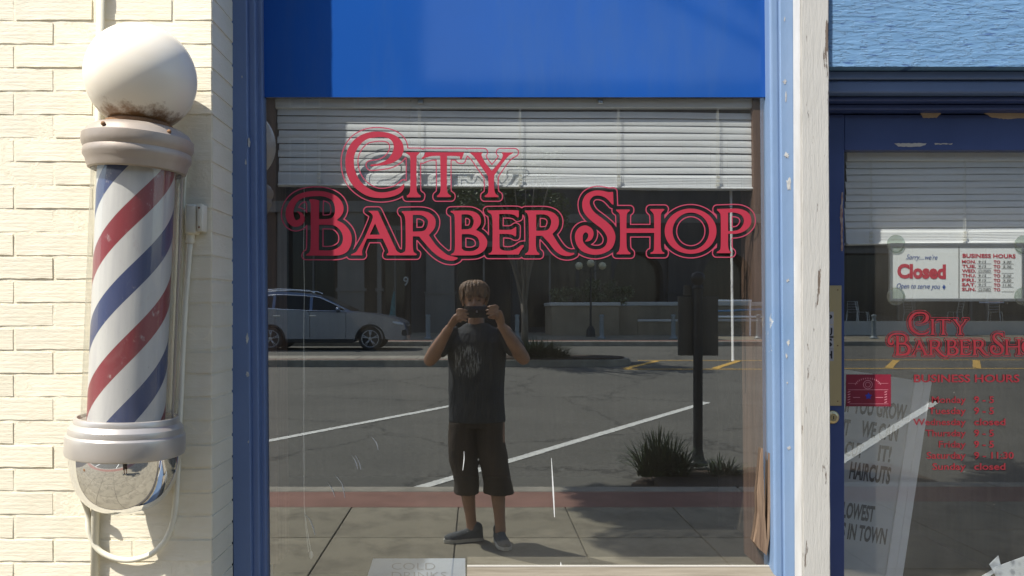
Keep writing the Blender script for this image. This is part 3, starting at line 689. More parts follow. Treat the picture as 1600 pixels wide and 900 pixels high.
# ------------------------------------------------------------------ lettering
def parse(s, ox, oy, sc):
    pts = []; cor = []
    for tk in s.split():
        c = tk.endswith('*'); a_, b_ = tk.rstrip('*').split(','); pts.append((ox+float(a_)/sc, oy+float(b_)/sc)); cor.append(c)
    return pts, cor
def smooth_path(pts, cor, n=7):
    N_ = len(pts); out = []
    P2 = [Vector(p) for p in pts]
    for i in range(N_):
        p1, p2 = P2[i], P2[(i+1)%N_]
        if cor[i] and cor[(i+1)%N_]: out.append(p1); continue
        p0 = P2[i-1] if not cor[i] else p1+(p1-p2)*.3
        p3 = P2[(i+2)%N_] if not cor[(i+1)%N_] else p2+(p2-p1)*.3
        for k in range(n):
            t_ = k/n; out.append(.5*((2*p1)+(p2-p0)*t_+(2*p0-5*p1+4*p2-p3)*t_*t_+(3*p1-p0-3*p2+p3)*t_**3))
    return np.array([(p.x, p.y) for p in out])
ZA, ZB, ZC, ZD, ZE, ZF, ZG, ZH = (520,190,6.427), (640,220,8.183), (430,280,6.429), (540,310,8.18), (690,310,8.18), (800,310,8.18), (880,280,6.429), (1000,300,7.5)
R2 = '165,155* 400,155 480,165 545,195 590,250 598,320 575,390 515,455* 600,590 670,665 740,695 790,695* 800,710* 760,730 700,738 620,720 540,660 470,570 385,478* 305,478* 305,600 315,670 350,705* 350,722* 165,722* 170,705* 205,680 215,600 212,300 200,210 165,170*'
RH = '308,207* 400,205 460,225 495,270 497,330 470,390 420,412 308,415*'
def ellp(cx, cy, rx, ry, z): return np.array([(z[0]+(cx+rx*math.cos(t_))/z[2], z[1]+(cy+ry*math.sin(t_))/z[2]) for t_ in np.linspace(0, 2*math.pi, 90, endpoint=False)])
def sp1(s, z): return smooth_path(*parse(s, *z))
# every letter: (list of solids, list of holes)
GL = [
 ([sp1('375,435* 400,430 470,420 540,385 590,330 612,270 605,215 570,175 510,158 430,160 340,180 270,240 225,320 212,400 225,490 265,580 330,650 420,700 500,712 580,700 640,680 685,650 712,625* 720,630* 715,670 690,710* 640,740 560,762 470,768 370,755 280,710 200,640 150,550 128,450 130,350 160,260 220,180 310,125 400,103 490,103 580,120 650,155 695,205 713,270 700,330 660,380 590,420 500,440 400,450 380,448*', ZA)], []),
 ([sp1('730,308* 875,308* 872,318* 850,340 842,380 842,660 855,720 885,745* 882,762* 745,762* 742,745* 770,720 778,660 778,380 765,340 735,318*', ZA)], []),
 ([sp1('200,148* 700,148* 680,200* 665,240* 640,235* 645,205* 600,197 480,195* 478,300 478,600 490,670 530,705* 530,722* 350,722* 350,705* 385,670 396,600 393,300 390,195* 290,197 220,212 160,238* 150,228* 185,190', ZB)], []),
 ([sp1('760,150* 945,150* 920,170 925,200 960,270 1050,385* 1150,270 1190,200 1185,165 1160,150* 1340,150* 1260,200 1180,300 1085,440* 1080,500 1082,600 1095,670 1135,705* 1135,722* 960,722* 960,705* 1000,670 1008,600 1005,500 1000,450* 900,310 820,200', ZB)], []),
 ([sp1('340,205* 380,200 445,215* 442,300 440,600 440,768* 310,768* 315,755* 345,730 358,650 358,300 355,240', ZC),
   sp1('210,322* 255,330 285,355 298,395 290,435 260,465 210,480 160,465 120,420 105,360 115,290 155,215 220,160 310,128 420,118 510,128 590,155 650,200 683,260 688,310 670,360 620,412* 690,450 745,510 770,580 765,650 735,715 680,755 600,768 438,768* 438,715* 560,715 630,690 670,650 682,590 665,530 620,480 560,460 438,458* 438,402* 530,400 575,385 600,340 600,280 580,225 535,190 470,172 400,172 320,180 250,205 205,255 185,320 188,370 205,408 225,410 248,395 250,365 235,340', ZC)], []),
 ([sp1('283,160* 415,160* 620,600 655,670 700,700* 730,728* 525,728* 528,712* 548,690 540,650 475,515* 275,515* 215,660 218,728* 65,728* 75,715* 130,690 160,650 245,500 335,290 348,225 325,190', ZD)], [sp1('378,320* 440,465* 310,465*', ZD)]),
 ([sp1('715,165* 900,160 1000,165 1080,190 1140,250 1152,320 1130,395 1065,470* 1150,590 1227,665 1310,725 1427,755* 1435,770* 1380,795 1290,790 1200,750 1090,660 940,487* 860,485* 860,600 870,680 910,712* 905,728* 700,728* 690,705* 755,680 768,600 765,300 750,215 720,180*', ZD)], [sp1('860,212* 950,212 1010,235 1050,280 1050,340 1025,395 980,420 860,425*', ZD)]),
 ([sp1('115,160* 330,157 410,170 470,205 500,260 497,330 440,405* 520,450 575,520 582,590 550,660 480,710 380,728 115,728* 120,712* 160,685 170,600 168,300 160,210 115,175*', ZE)], [sp1('255,207* 330,205 385,230 410,280 400,345 360,390 255,397*', ZE), sp1('258,458* 370,460 450,495 483,560 470,630 400,672 300,672 258,640*', ZE)]),
 ([sp1('585,155* 950,152 985,180 985,240* 970,245* 930,215 860,200 735,200* 735,402* 860,402 910,390 945,365* 955,370* 952,485* 935,485* 900,465 840,455 740,455* 740,600 755,650 820,670 900,665 960,640 1015,600* 1048,595* 1050,615* 1015,660 985,718* 600,718* 600,705* 640,680 650,600 650,300 635,210 590,175*', ZE)], []),
 ([sp1(R2, ZF)], [sp1(RH, ZF)]),
 ([sp1('500,128* 505,255* 490,255* 455,215 410,180 350,165 300,175 268,215 270,265 310,330 400,400 480,470 520,550 520,620 490,690 430,735 350,758 270,755 190,725 140,670 118,600 122,540 155,490 205,465 250,472 290,500 305,545 295,590 265,620 215,628* 245,590 250,555 230,535 205,548 195,585 205,640 260,690 320,705 380,698 425,665 442,610 430,560 385,500 320,450 250,390 205,330 190,270 195,215 225,160 280,125 340,113 400,118 450,130', ZG)], []),
 ([sp1('530,305* 668,305* 668,318* 642,345 635,400 635,640 645,710 675,742* 675,755* 535,755* 535,742* 560,715 570,640 568,400 560,345 530,318*', ZG),
   np.array([(977,357),(1024,357),(1024,364),(977,364)], float),
   sp1('118,200* 285,200* 280,215* 248,250 242,320 242,620 255,690 285,712* 283,725* 120,725* 120,712* 155,690 163,620 163,320 150,250 118,215*', ZH)], []),
 ([ellp(591,460,304,265,ZH)], [ellp(594,460,214,218,ZH)]),
 ([sp1('900,200* 1130,195 1220,215 1280,260 1302,330 1285,400 1220,460 1130,490 1030,490* 1030,620 1040,680 1070,710* 1068,717* 895,717* 897,703* 930,680 943,620 943,300 930,245 900,215*', ZH)], [sp1('1030,243* 1110,243 1175,265 1210,310 1210,370 1170,430 1110,455 1030,458*', ZH)]),
]
G = .7; GX0, GY0 = 430., 190.; NX, NY = int(770/G), int(240/G)
def poly_sdf(poly, X_, Y_):
    d = np.full(X_.shape, 1e9); ins = np.zeros(X_.shape, bool)
    n = len(poly)
    for i in range(n):
        ax, ay = poly[i]; bx, by = poly[(i+1)%n]; ex, ey = bx-ax, by-ay
        l2 = ex*ex+ey*ey
        if l2 < 1e-9: continue
        t_ = np.clip(((X_-ax)*ex+(Y_-ay)*ey)/l2, 0, 1)
        d = np.minimum(d, (X_-ax-t_*ex)**2+(Y_-ay-t_*ey)**2)
        if ay != by:
            c = ((ay > Y_) != (by > Y_)) & (X_ < (bx-ax)*(Y_-ay)/(by-ay)+ax); ins ^= c
    d = np.sqrt(d); return np.where(ins, -d, d)
def letter_grid(solids, holes, pad=11):
    allp = np.concatenate(solids); lo = allp.min(0)-pad; hi = allp.max(0)+pad
    i0, i1 = max(0, int((lo[0]-GX0)/G)), min(NX, int((hi[0]-GX0)/G)+1); j0, j1 = max(0, int((lo[1]-GY0)/G)), min(NY, int((hi[1]-GY0)/G)+1)
    X_, Y_ = np.meshgrid(GX0+np.arange(i0, i1)*G, GY0+np.arange(j0, j1)*G)
    f = np.full(X_.shape, 1e9)
    for s_ in solids: f = np.minimum(f, poly_sdf(s_, X_, Y_))
    for h_ in holes: f = np.maximum(f, -poly_sdf(h_, X_, Y_))
    return f, i0, j0
def contours(f, lv, x0, y0):
    g = f-lv; g = np.where(np.abs(g) < 1e-6, 1e-6, g); s_ = g < 0
    ny, nx = g.shape; seg = {}
    cell = (s_[:-1,:-1].astype(int)+2*s_[:-1,1:]+4*s_[1:,1:]+8*s_[1:,:-1])
    jj, ii = np.nonzero((cell > 0) & (cell < 15))
    def pt(e_):
        k, i, j = e_
        if k == 0: t_ = g[j,i]/(g[j,i]-g[j,i+1]); return (x0+(i+t_)*G, y0+j*G)
        t_ = g[j,i]/(g[j,i]-g[j+1,i]); return (x0+i*G, y0+(j+t_)*G)
    adj = {}
    for j, i in zip(jj.tolist(), ii.tolist()):
        c = int(cell[j,i]); T, Rr, B, Lf = (0,i,j), (1,i+1,j), (0,i,j+1), (1,i,j)
        tb = {1:[(Lf,T)],2:[(T,Rr)],3:[(Lf,Rr)],4:[(Rr,B)],5:[(Lf,T),(Rr,B)],6:[(T,B)],7:[(Lf,B)],8:[(B,Lf)],9:[(T,B)],10:[(T,Rr),(B,Lf)],11:[(Rr,B)],12:[(Rr,Lf)],13:[(T,Rr)],14:[(Lf,T)]}[c]
        for a_, b_ in tb: adj.setdefault(a_, []).append(b_); adj.setdefault(b_, []).append(a_)
    seen = set(); out = []
    for st in adj:
        if st in seen: continue
        path = [st]; seen.add(st); cur = st
        while True:
            nx_ = [q for q in adj[cur] if q not in seen]
            if not nx_: break
            cur = nx_[0]; seen.add(cur); path.append(cur)
        if len(path) > 7: out.append([pt(q) for q in path])
    return out
def simplify(c, tol=.06):
    out = [c[0]]
    n = len(c)
    for i in range(1, n):
        a_, b_, d_ = out[-1], c[i], c[(i+1)%n]
        ex, ey = d_[0]-a_[0], d_[1]-a_[1]; l = math.hypot(ex, ey)
        dist = abs((b_[0]-a_[0])*ey-(b_[1]-a_[1])*ex)/l if l > 1e-6 else 0
        if dist > tol or l > 4: out.append(b_)
    return out if len(out) > 3 else c
from mathutils.geometry import delaunay_2d_cdt
def sample(f, x0, y0, x, y):
    i = (x-x0)/G; j = (y-y0)/G; i0 = min(max(int(i), 0), f.shape[1]-2); j0 = min(max(int(j), 0), f.shape[0]-2); a = i-i0; b = j-j0
    return f[j0,i0]*(1-a)*(1-b)+f[j0,i0+1]*a*(1-b)+f[j0+1,i0]*(1-a)*b+f[j0+1,i0+1]*a*b
def fill_mesh(cs, name, test):
    co = []; ed = []
    for c in cs:
        b = len(co); co += [Vector(p) for p in c]; ed += [(b+k, b+(k+1)%len(c)) for k in range(len(c))]
    v, e, f, *_ = delaunay_2d_cdt(co, ed, [], 0, 1e-4)
    keep = [t for t in f if test(sum(v[i].x for i in t)/3, sum(v[i].y for i in t)/3)]
    me = bpy.data.meshes.new(name); me.from_pydata([(p.x, -p.y, 0) for p in v], [], keep); me.update()
    return me
union = np.full((NY, NX), 1e3)
glyphs = []
for so, ho in GL:
    f, i0, j0 = letter_grid(so, ho)
    sub = union[j0:j0+f.shape[0], i0:i0+f.shape[1]]; np.minimum(sub, f, out=sub)
    glyphs.append(([simplify(c) for c in contours(f, 0, GX0+i0*G, GY0+j0*G)], (lambda x, y, f=f, a=GX0+i0*G, b=GY0+j0*G: sample(f, a, b, x, y) < 0)))
outl = [simplify(c) for c in contours(union, 5.55, GX0, GY0)]+[simplify(c) for c in contours(union, 7.25, GX0, GY0)]
def place_flat(me, fx, fz, y):
    for v in me.vertices: px, py = v.co.x, -v.co.y; v.co = (fx(px), y, fz(py))
    me.update()
wl = empty('window_lettering', (0, -.002, 0), 'large red outlined lettering reading City Barber Shop on the big window', 'lettering')
def ground(me, par):
    for v in me.vertices: v.co = Vector(v.co)-par.location
for k, g_ in enumerate(glyphs):
    me = fill_mesh(*(g_[0], 'letter', g_[1])); place_flat(me, lambda p: W(p,0,0).x, lambda q: W(0,q,0).z, -.0022-.0002*(k%2)); ground(me, wl); link('letter', me, M['vinyl'], wl)
me = fill_mesh(outl, 'letter_outline', lambda x, y: 5.55 < sample(union, GX0, GY0, x, y) < 7.25); place_flat(me, lambda p: W(p,0,0).x, lambda q: W(0,q,0).z, -.0016); ground(me, wl); link('letter_outline', me, M['vinyl_line'], wl)

# generic print
def text_mesh(body, bold=0, shear=0, space=1, res=3):
    cu = bpy.data.curves.new('tmp', 'FONT'); cu.body = body; cu.size = 1; cu.offset = bold; cu.shear = shear; cu.resolution_u = res; cu.fill_mode = 'BOTH'; cu.space_character = space
    o = bpy.data.objects.new('tmp', cu); C.objects.link(o); me = evalmesh(o); bpy.data.objects.remove(o); bpy.data.curves.remove(cu)
    return me
def put_text(bm, body, x0, x1, ytop, ybase, y, bold=0, shear=0, rot=0, mi=0, mat4=None):
    """fit the text between photo columns x0,x1 and rows ytop (cap height) and ybase on the plane y"""
    me = text_mesh(body, bold, shear); co = [v.co.copy() for v in me.vertices]
    if not co: return
    mnx, mxx = min(c.x for c in co), max(c.x for c in co); cap = .72
    base = len(bm.verts); vs = []
    cxm, cym = (x0+x1)/2, ybase
    for c in co:
        px = x0+(c.x-mnx)/(mxx-mnx)*(x1-x0); py = ybase-c.y/cap*(ybase-ytop)
        a_ = px-cxm; b_ = py-cym; px = cxm+a_*math.cos(rot)-b_*math.sin(rot); py = cym+a_*math.sin(rot)+b_*math.cos(rot)
        if mat4: px, py, yd = mat4(px, py)
        else: yd = y
        vs.append(bm.verts.new(W(px, py, yd)))
    for p in me.polygons:
        try: f = bm.faces.new([vs[i] for i in p.vertices]); f.material_index = mi
        except ValueError: pass
    bpy.data.meshes.remove(me)

# ------------------------------------------------------------------ white post
YW = -.12
post = empty('white_post', (X(1275, YW), YW, 0), 'flaking white wooden post between the big window and the door', 'post')
bm = bmesh.new(); box(bm, X(1253, YW), X(1297, YW), YW, .10, 0, 3.4)
for k in range(1, 60): bmesh.ops.bisect_plane(bm, geom=list(bm.verts)+list(bm.edges)+list(bm.faces), plane_co=(0,0,k*.0567), plane_no=(0,0,1))
be = [e_ for e_ in bm.edges if all(v.co.y < YW+.001 for v in e_.verts) and abs(e_.verts[0].co.x-e_.verts[1].co.x) < 1e-4]
bmesh.ops.bevel(bm, geom=be, offset=.0035, segments=2, affect='EDGES')
for v in bm.verts:
    if v.co.y < -.1: v.co.x += mnoise.noise(Vector((v.co.x*3, v.co.y*40, v.co.z*9)))*.0018
    v.co.x += (CAMZ-v.co.z)*LN*.35
fin(bm, 'post_board', M['cream_post'], post)
bm = bmesh.new(); box(bm, X(1253, YW)-.0028, X(1253, YW)-.0004, YW+.004, -.064, 0, 3.4)  # added strip on the white-painted side face, its colour brightened for the sun
for v in bm.verts: v.co.x += (CAMZ-v.co.z)*LN*.35
fin(bm, 'sunlit_edge_strip', simple('sunlit_white_paint', (.60,.59,.56), (.48,.47,.44), 12, .6, bump=.3, bscale=30, stretch=(1,1,.3)), post)

# ------------------------------------------------------------------ door and its surround
YD = .08; YG = .10
head = empty('lintel', (X(1500, -.1), -.1, 2.4), 'weathered light blue board and dark mouldings above the shop door', 'lintel')
zt = lambda py, y: W(0, py, y).z
XR = 3.2
slab('light_blue_board', X(1298.5, -.1)-.01, XR, -.10, .12, zt(104, -.10), 3.4, M['board_blue'], head)
bm = bmesh.new(); x0_ = X(1297, -.05)-.06
box(bm, x0_, XR, -.060, .11, zt(123, -.06), zt(104, -.10)-.002, bev=.003)
fin(bm, 'moulding', M['blue_shaded'], head)
bm = bmesh.new(); box(bm, x0_, XR, -.048, .11, zt(145, -.048), zt(123, -.06)-.002, bev=.008, seg=3); fin(bm, 'round_moulding', M['blue_shaded'], head)
bm = bmesh.new(); box(bm, x0_, XR, -.01, .11, zt(157, -.01), zt(145, -.048)-.002, bev=.003); fin(bm, 'door_stop_moulding', M['door_blue'], head)
bm = bmesh.new(); box(bm, x0_, XR, .03, .11, zt(171, .03), zt(157, -.01)-.002, bev=.003); fin(bm, 'moulding', M['door_blue'], head)
door = empty('shop_door', (X(1300, YD), YD, 0), 'dark blue glazed shop door with opening hours on its glass', 'door')
ztop = zt(171, .03)-.004
dx0, dx1, dx2 = X(1262, YD), X(1319.5, YD), 2.18
slab('door_stile', dx0, dx1, YD, YD+.045, .02, ztop, M['door_blue'], door, bev=.002)
slab('door_stile', dx2-.0, dx2+.12, YD, YD+.045, .02, ztop, M['door_blue'], door, bev=.002)
zr = zt(234.5, YD)
slab('door_rail', dx1+.0005, dx2-.0005, YD+.001, YD+.044, zr, ztop-.001, M['door_blue'], door, bev=.002)
slab('door_rail', dx1+.0005, dx2-.0005, YD+.001, YD+.044, .02, .32, M['door_blue'], door, bev=.002)
slab('wall_right', 2.36, 6, -.12, .2, 0, 3.4, M['stucco'])['kind'] = 'structure'
bpy.data.objects['wall_right'].name = 'wall_beyond_door'
slab('door_frame', 2.302, 2.358, -.1, .2, 0, 3.4, M['door_blue'], head)
pane('glass', dx1-.01, dx2+.01, YG, .31, zr+.01, M['door_glass'], door, tilt=-.0)
# peeled patches (bare wood showing at the top of the rail)
def patch(pts, y, mat, name, par, seed=0):
    bm = bmesh.new(); rnd = random.Random(seed); out = []
    n = len(pts)
    for i in range(n):
        a_, b_ = Vector(pts[i]), Vector(pts[(i+1)%n]); m_ = max(1, int((b_-a_).length/3))
        for k in range(m_):
            p = a_.lerp(b_, k/m_); out.append((p.x+rnd.uniform(-.6,.6), p.y+rnd.uniform(-.6,.6)))
    prism(bm, [(W(a_, b_, y).x, W(a_, b_, y).z) for a_, b_ in out], y, y+.004, 'xz'); return fin(bm, name, mat, par)
pm = simple('bare_primer_wood', (.42,.31,.20), (.52,.40,.28), 10, .85, bump=.5, bscale=40, stretch=(.4,1,3))
patch([(1438,173),(1474,173),(1470,178),(1464,184),(1442,184)], YD-.0012, pm, 'peeled_patch', door, 1)
patch([(1527,173),(1602,173),(1602,184),(1575,186),(1552,184),(1538,176)], YD-.0012, pm, 'peeled_patch', door, 2)
patch([(1398,224),(1448,223.5),(1446,226),(1440,229),(1404,229)], YD-.0012, M['coping'], 'peeled_patch', door, 3)
patch([(1461,224),(1488,224),(1488,225.5),(1461,225.6)], YD-.0012, M['coping'], 'peeled_patch', door, 4)
patch([(1315.5,300),(1317,300),(1317,392),(1314.5,392),(1314,350),(1312.5,340)], YD-.0012, simple('red_primer', (.25,.08,.05), (.5,.45,.4), 30, .8), 'peeled_patch', door, 5)
# push plate, letters, lock
pp = empty('push_plate', (X(1300, YD-.003), YD-.003, W(0,540,YD).z), 'scuffed brass push plate with PUSH letters on the blue door', 'push plate')
a, b_ = W(1272, 634, YD-.003), W(1315, 446, YD-.003)
bm = bmesh.new(); box(bm, a.x, b_.x, YD-.0035, YD-.0003, a.z, b_.z, bev=.0008); fin(bm, 'plate', M['brass'], pp)
bm = bmesh.new()
for sx, sy in ((1309,453),(1309,540),(1309,627),(1278,453),(1278,627)): ell(bm, W(sx, sy, YD-.004), (.0022,.0012,.0022), 10, 6)
fin_each(bm, 'screw', M['rust'], pp)
bm = bmesh.new(); bt = bmesh.new()
for ch, cyp in (('P', 497), ('U', 518), ('S', 535), ('H', 554)):
    a, b_ = W(1287, cyp+10, YD-.0045), W(1302.5, cyp-10, YD-.0045); box(bm, a.x, b_.x, YD-.0045, YD-.0036, a.z, b_.z, bev=.0003)
    put_text(bt, ch, 1290, 1300.5, cyp-6, cyp+6, YD-.0050, bold=.02)
fin_each(bm, 'letter_tile', M['grey_tile'], pp); fin_each(bt, 'push_letter', M['black'], pp)
lk = empty('door_lock', (X(1301, YD-.006), YD, W(0,652,YD).z), 'round brass keyhole lock below the push plate', 'lock')
cx_, cz_ = X(1301.5, YD-.008), W(0,652,YD-.008).z
bm = bmesh.new(); lathe(bm, [(.0, .012), (.008,.012), (.0085,.010), (.013,.0105), (.0165,.008), (.0215,.007), (.0235,.004), (.024,0)], 32)
bmesh.ops.rotate(bm, verts=bm.verts, matrix=Matrix.Rotation(R(90), 3, 'X')); bmesh.ops.translate(bm, verts=bm.verts, vec=(cx_, YD-.0003, cz_)); fin(bm, 'lock_ring', M['brass'], lk, smooth=True, autos=35)
bm = bmesh.new(); box(bm, cx_-.0013, cx_+.0013, YD-.0132, YD-.0124, cz_-.006, cz_+.005); fin(bm, 'keyhole', M['black'], lk)

db = blind('door_blind', 'white blind behind the door glass above the closed sign', 1321, 1655, YG+.034, 236, 358, 383, 10.35, (0, YG+.034, 0), (1357, 1503), (), wav=-.35)
# small lettering on the door
sc_ = .354
dl = empty('door_lettering', (0, YG-.002, 0), 'small faded red City Barber Shop lettering with opening hours on the door glass', 'lettering')
tx = lambda p: 1419+(p-540)*sc_; ty = lambda q: 487+(q-206)*sc_
for k, g_ in enumerate(glyphs):
    me = fill_mesh(*(g_[0], 'letter', g_[1])); place_flat(me, lambda p: W(tx(p),0,YG).x, lambda q: W(0,ty(q),YG).z, YG-.0022-.0002*(k%2)); ground(me, dl); link('letter', me, M['vinyl_door'], dl)
me = fill_mesh([simplify(c) for c in contours(union, 5.2, GX0, GY0)]+[simplify(c) for c in contours(union, 7.6, GX0, GY0)], 'letter_outline', lambda x, y: 5.2 < sample(union, GX0, GY0, x, y) < 7.6); place_flat(me, lambda p: W(tx(p),0,YG).x, lambda q: W(0,ty(q),YG).z, YG-.0016); ground(me, dl); link('letter_outline', me, M['vinyl_door'], dl)
bm = bmesh.new(); put_text(bm, 'BUSINESS HOURS', 1428, 1593, 585, 597, YG-.002, bold=.022); fin(bm, 'hours_heading', M['vinyl_door'], dl)
hrs = [('Monday', 1456, '9 - 5', 1553), ('Tuesday', 1451, '9 - 5', 1553), ('Wednesday', 1427, 'closed', 1571), ('Thursday', 1446, '9 - 5', 1553), ('Friday', 1467, '9 - 5', 1553), ('Saturday', 1448, '9 - 11:30', 1584), ('Sunday', 1457, 'closed', 1571)]
for k, (d_, x_, h_, x2) in enumerate(hrs):
    bm = bmesh.new(); yb = 629.5+17.4*k
    put_text(bm, d_, x_, 1509, yb-10.5, yb, YG-.002, bold=.012); fin(bm, 'day_name', M['vinyl_door'], dl); bm = bmesh.new(); put_text(bm, h_, 1522, x2, yb-10.5, yb, YG-.002, bold=.022); fin(bm, 'opening_time', M['vinyl_door'], dl)
# closed sign inside the glass, with suction cups
YS = YG+.010
cs = empty('closed_sign', (X(1495, YS), YS, W(0,425,YS).z), 'white closed sign with red business hours table held by suction cups on the door', 'sign')
def q4(px, py): return px, py+(px-1400)*.012, YS-.0012
a, b_ = W(1394, 467, YS), W(1597, 385, YS)
bm = bmesh.new(); box(bm, a.x, b_.x, YS, YS+.006, a.z, b_.z); fin(bm, 'sign_face', M['signwhite'], cs)
bm = bmesh.new()
for (x0q, y0q, x1q, y1q) in ((1394,380,1597,385.5), (1394,466.5,1597,471), (1390,380,1394.3,471), (1596.7,380,1601,471)):
    a, b_ = W(x0q, y1q, YS-.002), W(x1q, y0q, YS-.002); box(bm, a.x, b_.x, YS-.003, YS+.007, a.z, b_.z, bev=.0007)
fin(bm, 'metal_frame', M['metal'], cs)
for (cx1, cy1) in ((1400,381),(1400,463),(1599,382),(1599,463)):
    c_ = W(cx1, cy1, YG+.007); bm = bmesh.new(); lathe(bm, [(0,.016), (.006,.016), (.008,.008), (.022,.005), (.032,.0), (.031,-.001), (.012,.002), (0,.003)], 32)
    bmesh.ops.rotate(bm, verts=bm.verts, matrix=Matrix.Rotation(R(-90), 3, 'X')); bmesh.ops.translate(bm, verts=bm.verts, vec=c_); fin(bm, 'suction_cup', M['cup'], cs, smooth=True, autos=60)
bm = bmesh.new(); tq = dict(mat4=q4)
put_text(bm, 'Sorry....we\'re', 1416, 1465, 397, 405, YS, shear=.35, **tq); fin(bm, 'blue_script', M['ink_blue'], cs); bm = bmesh.new(); put_text(bm, 'Open to serve you', 1401, 1469, 442, 450.5, YS, shear=.35, **tq)
c_ = W(1475, 448.5, YS-.0012); vs = [bm.verts.new(c_+Vector(v)) for v in ((-.006,0,0),(0,0,-.009),(.006,0,0),(0,0,.009))]; bm.faces.new(vs)
fin(bm, 'blue_script', M['ink_blue'], cs)
bm = bmesh.new(); put_text(bm, 'Closed', 1402, 1478, 412.5, 433.5, YS, bold=.05, **tq); fin(bm, 'closed_word', M['ink_red'], cs)
bm = bmesh.new(); put_text(bm, 'BUSINESS HOURS', 1504, 1587, 395, 401, YS, bold=.03, **tq); bk = bmesh.new()
for k, (d_, h1, h2) in enumerate((('MON.','9:15','5:30'),('TUE.','9:15','5:30'),('WED.','CLOSED',''),('THU.','9:15','5:30'),('FRI.','9:15','5:30'),('SAT.','9:15','11:30'),('SUN.','CLOSED',''))):
    yb = 409.8+7.2*k; put_text(bm, d_, 1503, 1525, yb-4.9, yb, YS, bold=.03, **tq); put_text(bm, 'TO', 1552.5, 1563, yb-4.9, yb, YS, bold=.03, **tq)
    put_text(bk, h1, 1529, 1541 if len(h1) < 6 else 1548, yb-4.6, yb-.4, YS, shear=.2, **tq)
    fin(bk, 'handwriting', M['black'], cs); bk = bmesh.new()
    if h2: put_text(bk, h2, 1567, 1580, yb-4.6, yb-.4, YS, shear=.2, **tq)
    for (u0, u1) in ((1527,1549),(1565,1584)):
        a, b_ = W(u0, yb+.9+(u0-1400)*.012, YS-.0011), W(u1, yb+.5+(u0-1400)*.012, YS-.0011); box(bk, a.x, b_.x, YS-.0012, YS-.0009, a.z, b_.z)
    fin(bk, 'handwriting', M['black'], cs); bk = bmesh.new()
fin(bm, 'hours_print', M['ink_red'], cs)
a, b_ = W(1498, 466, YS-.001), W(1498.8, 386, YS-.001); box(bk, a.x, b_.x, YS-.0014, YS-.0005, a.z, b_.z)
fin(bk, 'divider', M['black'], cs)
st = empty('card_sticker', (X(1550, YG+.012), YG+.012, W(0,468,YG).z), 'little pale blue and pink sticker under the closed sign', 'sticker')
a, b_ = W(1530, 473.5, YG+.012), W(1569, 463.5, YG+.012); bm = bmesh.new(); box(bm, a.x, b_.x, YG+.012, YG+.0128, a.z, b_.z); fin(bm, 'card', simple('pale_blue_card', (.36,.45,.72), (.50,.56,.75), 9, .5), st)
a, b_ = W(1545, 472, YG+.0115), W(1567, 464.5, YG+.0115); bm = bmesh.new(); box(bm, a.x, b_.x, YG+.0112, YG+.0118, a.z, b_.z); fin(bm, 'pink_print', simple('pink_print', (.72,.35,.38), (.75,.55,.55), 60, .5), st)
# red square sticker
rs = empty('red_sticker', (X(1357, YG), YG-.002, W(0,610,YG).z), 'square dark red emblem sticker on the door glass beside the lock', 'sticker')
a, b_ = W(1322, 635, YG-.002), W(1392, 585, YG-.002); bm = bmesh.new(); box(bm, a.x, b_.x, YG-.0026, YG-.0016, a.z, b_.z); fin(bm, 'sticker_face', simple('dark_red_sticker', (.20,.012,.03), (.16,.010,.024), 9, .5), rs)
bm = bmesh.new(); yS2 = YG-.003
def line(bm, p, q, wpx, y):
    a_, b_ = Vector(p), Vector(q); d_ = (b_-a_).normalized(); n_ = Vector((-d_.y, d_.x))*wpx/2
    vs = [bm.verts.new(W(*(a_+n_), y)), bm.verts.new(W(*(b_+n_), y)), bm.verts.new(W(*(b_-n_), y)), bm.verts.new(W(*(a_-n_), y))]; bm.faces.new(vs)
for r_, w_ in ((7, .9), (4, .7)):
    for k in range(24): t0_, t1_ = 2*math.pi*k/24, 2*math.pi*(k+1)/24; line(bm, (1356+r_*math.cos(t0_), 601+r_*.95*math.sin(t0_)), (1356+r_*math.cos(t1_), 601+r_*.95*math.sin(t1_)), w_, yS2)
for k in range(15): t_ = math.pi*(1.12+.76*k/14); line(bm, (1356+21*math.cos(t_), 604+14*math.sin(t_)), (1356+21*math.cos(t_)+.3, 604+14*math.sin(t_)+2.4), 1.1, yS2)
for (p, q, w_) in (((1325,609),(1388,609),.6), ((1333,621),(1344,621),.8), ((1368,621),(1380,621),.8), ((1327,631),(1388,631),.6), ((1325,599),(1340,599),.5), ((1372,599),(1388,599),.5)): line(bm, p, q, w_, yS2)
for k in range(5): line(bm, (1324.5,613+4*k), (1328.5,611.5+4*k), 1.3, yS2); line(bm, (1382,613+4*k), (1386,611.5+4*k), 1.3, yS2)
fin(bm, 'sticker_lines', simple('pale_red_print', (.55,.22,.26), None, 1, .5), rs)
bm = bmesh.new(); c_ = W(1357, 619, yS2); pts5 = [c_+Vector((math.sin(2*math.pi*k/10)*(.0135 if k % 2 == 0 else .007), 0, math.cos(2*math.pi*k/10)*(.0135 if k % 2 == 0 else .007))) for k in range(10)]
cc = bm.verts.new(c_); vs = [bm.verts.new(p) for p in pts5]
for k in range(10): bm.faces.new((cc, vs[k], vs[(k+1)%10]))
fin(bm, 'blue_star', simple('blue_star', (.03,.04,.30), None, 1, .5), rs)

